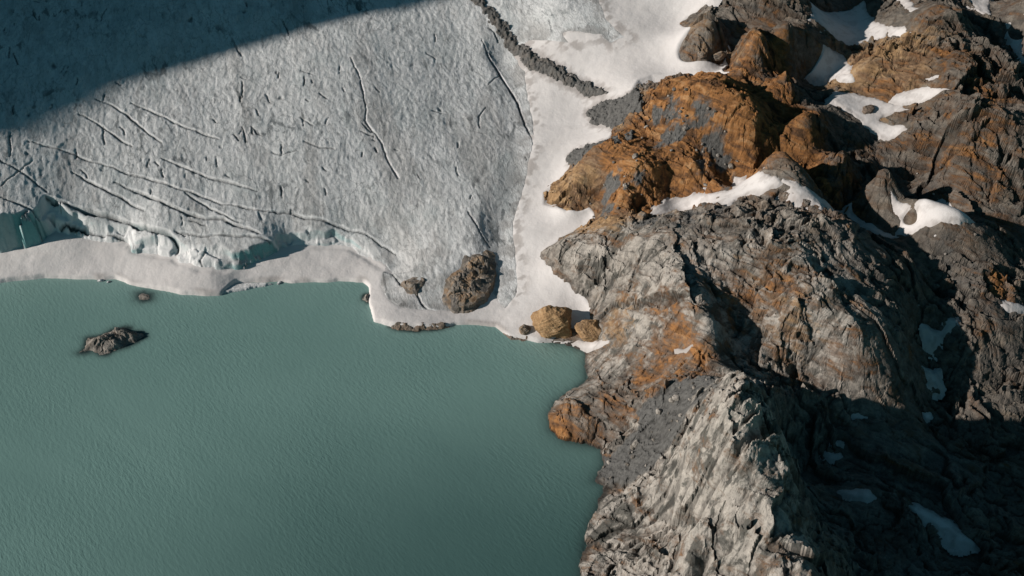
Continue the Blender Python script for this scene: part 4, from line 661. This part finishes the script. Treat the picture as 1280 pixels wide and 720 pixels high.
bx, by = BOUL['big']
boulder('boulder', (bx, by+2, 7.5), (14.5, 11.5, 12.5), tanrock, 31, 'largest tan boulder, rounded, on the shore at the foot of the snow', .2)
bx, by = BOUL['second']
boulder('boulder', (bx, by, 8.5), (10.5, 7.5, 7), orangerock, 9, 'orange tan boulder right of the largest one, under the buttress', -.15)
bx, by = BOUL['small']
boulder('boulder', (bx, by, 3.4), (4.6, 3.8, 4.2), brown, 13, 'small brown boulder on the snow left of the largest tan boulder', .4)

for k, (bx, by, size, mat, label) in enumerate((
        (*BOUL['snow_a'], (3.6, 2.8, 2.6), brown, 'small lone rock on the snow left of the brown knoll, farther from it'),
        (*BOUL['snow_b'], (6.0, 3.6, 3.4), brown, 'long brown rock on the snow close to the foot of the brown knoll'),
        (*BOUL['basin'], (5.5, 4.0, 3.2), umber, 'dark rounded rock in the middle of the half shaded basin snow'))):
    z = float(LANDM(np.array([bx]), np.array([by]))[0])
    boulder('boulder', (bx, by, z+.8), size, mat, 21+k, label, .3*k)

for k, (x, y, sz, label) in enumerate((
        (*CHUNK[0], 1.5, 'small white ice chunk floating against the left snow bank, larger of the pair'),
        (*CHUNK[1], 1.0, 'smallest white ice chunk afloat beside a larger chunk at the left snow bank'),
        (*CHUNK[2], 1.3, 'small white ice chunk floating by the tip of the flat ice floe'))):
    o = boulder('ice_chunk', (x, y, .2), (sz*1.7, sz, sz*.7), ICE, 61+k, label, .5*k)
    o['category'] = 'ice chunk'

# gravel banks and the moraine, lying on the snow
def gravel_bank(name, poly, label, cat, mat, height, seed, ridge=0.0):
    xs = [q[0] for q in poly]; ys = [q[1] for q in poly]
    X, Y = np.meshgrid(grid_axes(min(xs)-4, max(xs)+4, .5), grid_axes(min(ys)-4, max(ys)+4, .5))
    sd = poly_sd(X, Y, poly) + 2.2*fbm(X, Y, 8, 4, .6, seed)
    c1, _ = cells(X, Y, 2.6, seed+1, 1.1); c2, _ = cells(X, Y, 1.3, seed+2, .9)
    g = LANDM(X, Y) + smooth_bumps(X, Y)
    k = sstep(0, 26, poly_sd(X, Y, ICE_POLY)); g = g + k*np.maximum(ICEM(X, Y)-g, 0)
    Z = g + 1.0 + height*sstep(0, 9, sd) + ridge*sstep(2, 14, sd) + .7*c1 + .6*c2 + 1.6*np.maximum(cells(X, Y, 6, seed+7, .6)[0], 0) + .8*fbm(X, Y, 9, 3, .5, seed+3)*sstep(0, 4, sd)
    Z = np.where(sd < 0, g + .9*sd + .6*c2, Z)
    cc = lambda A: .25*(A[:-1, :-1]+A[1:, :-1]+A[:-1, 1:]+A[1:, 1:])
    return tag(mesh_from_grid(name, X, Y, Z, cc(sd) > -2.4, mat), label, cat)
gravel_bank('gravel_bank', GRAVEL[0], 'larger grey gravel bank on the snow left of the orange dome', 'gravel bank', gravelm, 1.0, 850)
gravel_bank('gravel_bank', GRAVEL[1], 'smaller dark gravel bank under the lower shoulder of the orange dome', 'gravel bank', gravelm, .8, 870)
gravel_bank('moraine', MORAINE, 'dark rubble moraine ridge slanting between glacier ice and snowfield', 'moraine', darkgravel, 1.8, 890, 5.0)

# ice floe against the snow edge
def floe():
    X, Y = np.meshgrid(grid_axes(min(q[0] for q in FLOE)-2, max(q[0] for q in FLOE)+2, .4), grid_axes(min(q[1] for q in FLOE)-2, max(q[1] for q in FLOE)+2, .4))
    sd = poly_sd(X, Y, FLOE) + .5*fbm(X, Y, 5, 3, .5, 911)
    Z = np.where(sd > 0, .1+1.0*sstep(0, 1.0, sd)+.35*fbm(X, Y, 7, 3, .5, 913), -.8)
    cc = lambda A: .25*(A[:-1, :-1]+A[1:, :-1]+A[:-1, 1:]+A[1:, 1:])
    tag(mesh_from_grid('ice_floe', X, Y, Z, cc(sd) > -.8, ICE, dict(dirt=.12+0*X, white=.35+0*X, deep=0*X, rim=0*X)), 'flat pale ice floe broken off along the snow bank edge', 'ice floe')
floe()

# loose stones on the gravel of the front gully and the snow
rs = random.Random(4)
protos = []
for k in range(5):
    o = boulder('loose_stone', (0, 0, -60), (1, 1, 1), rock_material('loose_stone_rock', dict(pale=[.2, .5, .7, .3, .6][k], gravel=[.5, .1, 0, .3, 0][k])), 40+k, '', 0, 12, 3, .05)
    protos.append(o)
spots = []
for bx, by, r, k in BLOT['gravel']:
    for _ in range(int(3+r*.45*k)):
        a = rs.uniform(0, 6.28); q = r*math.sqrt(rs.random())*1.15
        spots.append((bx+q*math.cos(a), by+q*math.sin(a)*1.2))
first = [True]*5
for x, y in spots[:150]:
    z = rock_z(x, y)
    if z < 1.0: continue
    k = rs.randrange(5); s = rs.choice([.6, .7, .8, .9, 1.0, 1.2, 1.5, 2.1])
    if first[k]: o = protos[k]; first[k] = False
    else: o = protos[k].copy(); COL.objects.link(o)
    o.location = (x, y, z+s*.3); o.scale = (s*rs.uniform(.9, 1.5), s, s*rs.uniform(.6, .95)); o.rotation_euler = (rs.uniform(-.3, .3), rs.uniform(-.3, .3), rs.uniform(0, 6.28))
    tag(o, 'small loose grey stone lying on a gravel slope among the rocks', 'stone', 'loose stones strewn over the gravel slopes')

for k in range(5):
    if first[k]: bpy.data.objects.remove(protos[k])

# ------------------------------------------------------------------ the mountain west of the glacier, whose shadow lies on the ice
def mountain():
    X, Y = np.meshgrid(grid_axes(-1200, -520, 5), grid_axes(-620, 900, 5))
    cx = [c[0] for c in CREST]; cy = [c[1] for c in CREST]; cz = [c[2]+9 for c in CREST]
    D = X - np.interp(Y, cy, cx)
    top = np.interp(Y, cy+[cy[-1]+250, cy[-1]+700], cz+[cz[-1]+90, cz[-1]+120], left=-10)
    top = np.where(Y < cy[0], cz[0]-(cy[0]-Y)*.4, top)
    ridge = top - np.where(D > 0, 2.6, 1.1)*np.abs(D) + 7*(ridged(X, Y, 90, 4, .5, 951)-1.05)*sstep(5, 60, np.abs(D))
    Z = np.maximum(ridge, -15 + 0*X)
    cc = lambda A: .25*(A[:-1, :-1]+A[1:, :-1]+A[:-1, 1:]+A[1:, 1:])
    tag(mesh_from_grid('mountain', X, Y, Z, np.ones((X.shape[0]-1, X.shape[1]-1), bool), rock_material('mountain_rock', dict(pale=.3))), 'grey mountain ridge west of the glacier', 'mountain', None, 'structure')
mountain()

# ------------------------------------------------------------------ light, sky, camera
w = bpy.data.worlds.new('World'); scene.world = w; w.use_nodes = True
nt = w.node_tree; bg = nt.nodes['Background']
sky = nt.nodes.new('ShaderNodeTexSky'); sky.sky_type = 'NISHITA'; sky.sun_disc = False
sky.sun_elevation = SUN_EL
to_sun = Vector((-math.cos(SUN_AZ), -math.sin(SUN_AZ), 0))
sky.sun_rotation = math.atan2(to_sun.x, to_sun.y)
sky.altitude = 1200; sky.ozone_density = 3.0; sky.air_density = 1.0; sky.dust_density = .3
tint = nt.nodes.new('ShaderNodeMix'); tint.data_type = 'RGBA'; tint.blend_type = 'MULTIPLY'; tint.inputs[0].default_value = 1.0
tint.inputs[7].default_value = SKY_TINT
nt.links.new(sky.outputs[0], tint.inputs[6]); nt.links.new(tint.outputs[2], bg.inputs[0])
bg.inputs[1].default_value = SKY_STRENGTH

sl = bpy.data.lights.new('sun', 'SUN'); sl.energy = 4.9; sl.angle = math.radians(.9); sl.color = (1.0, .925, .86)
so = bpy.data.objects.new('sun', sl); COL.objects.link(so)
d = Vector((math.cos(SUN_AZ)*math.cos(SUN_EL), math.sin(SUN_AZ)*math.cos(SUN_EL), -math.sin(SUN_EL)))
so.rotation_euler = d.to_track_quat('-Z', 'Y').to_euler(); so.location = (-600, 0, 500)

cam = bpy.data.cameras.new('camera'); cam.sensor_width = 36; cam.lens = 18/math.tan(math.radians(25)); cam.clip_start = 1; cam.clip_end = 6000
co = bpy.data.objects.new('camera', cam); COL.objects.link(co)
co.location = (0, -525, 441); co.rotation_euler = (math.radians(50), 0, 0)
scene.camera = co
scene.view_settings.view_transform = 'Standard'; scene.view_settings.look = 'None'; scene.view_settings.exposure = 0; scene.view_settings.gamma = 1
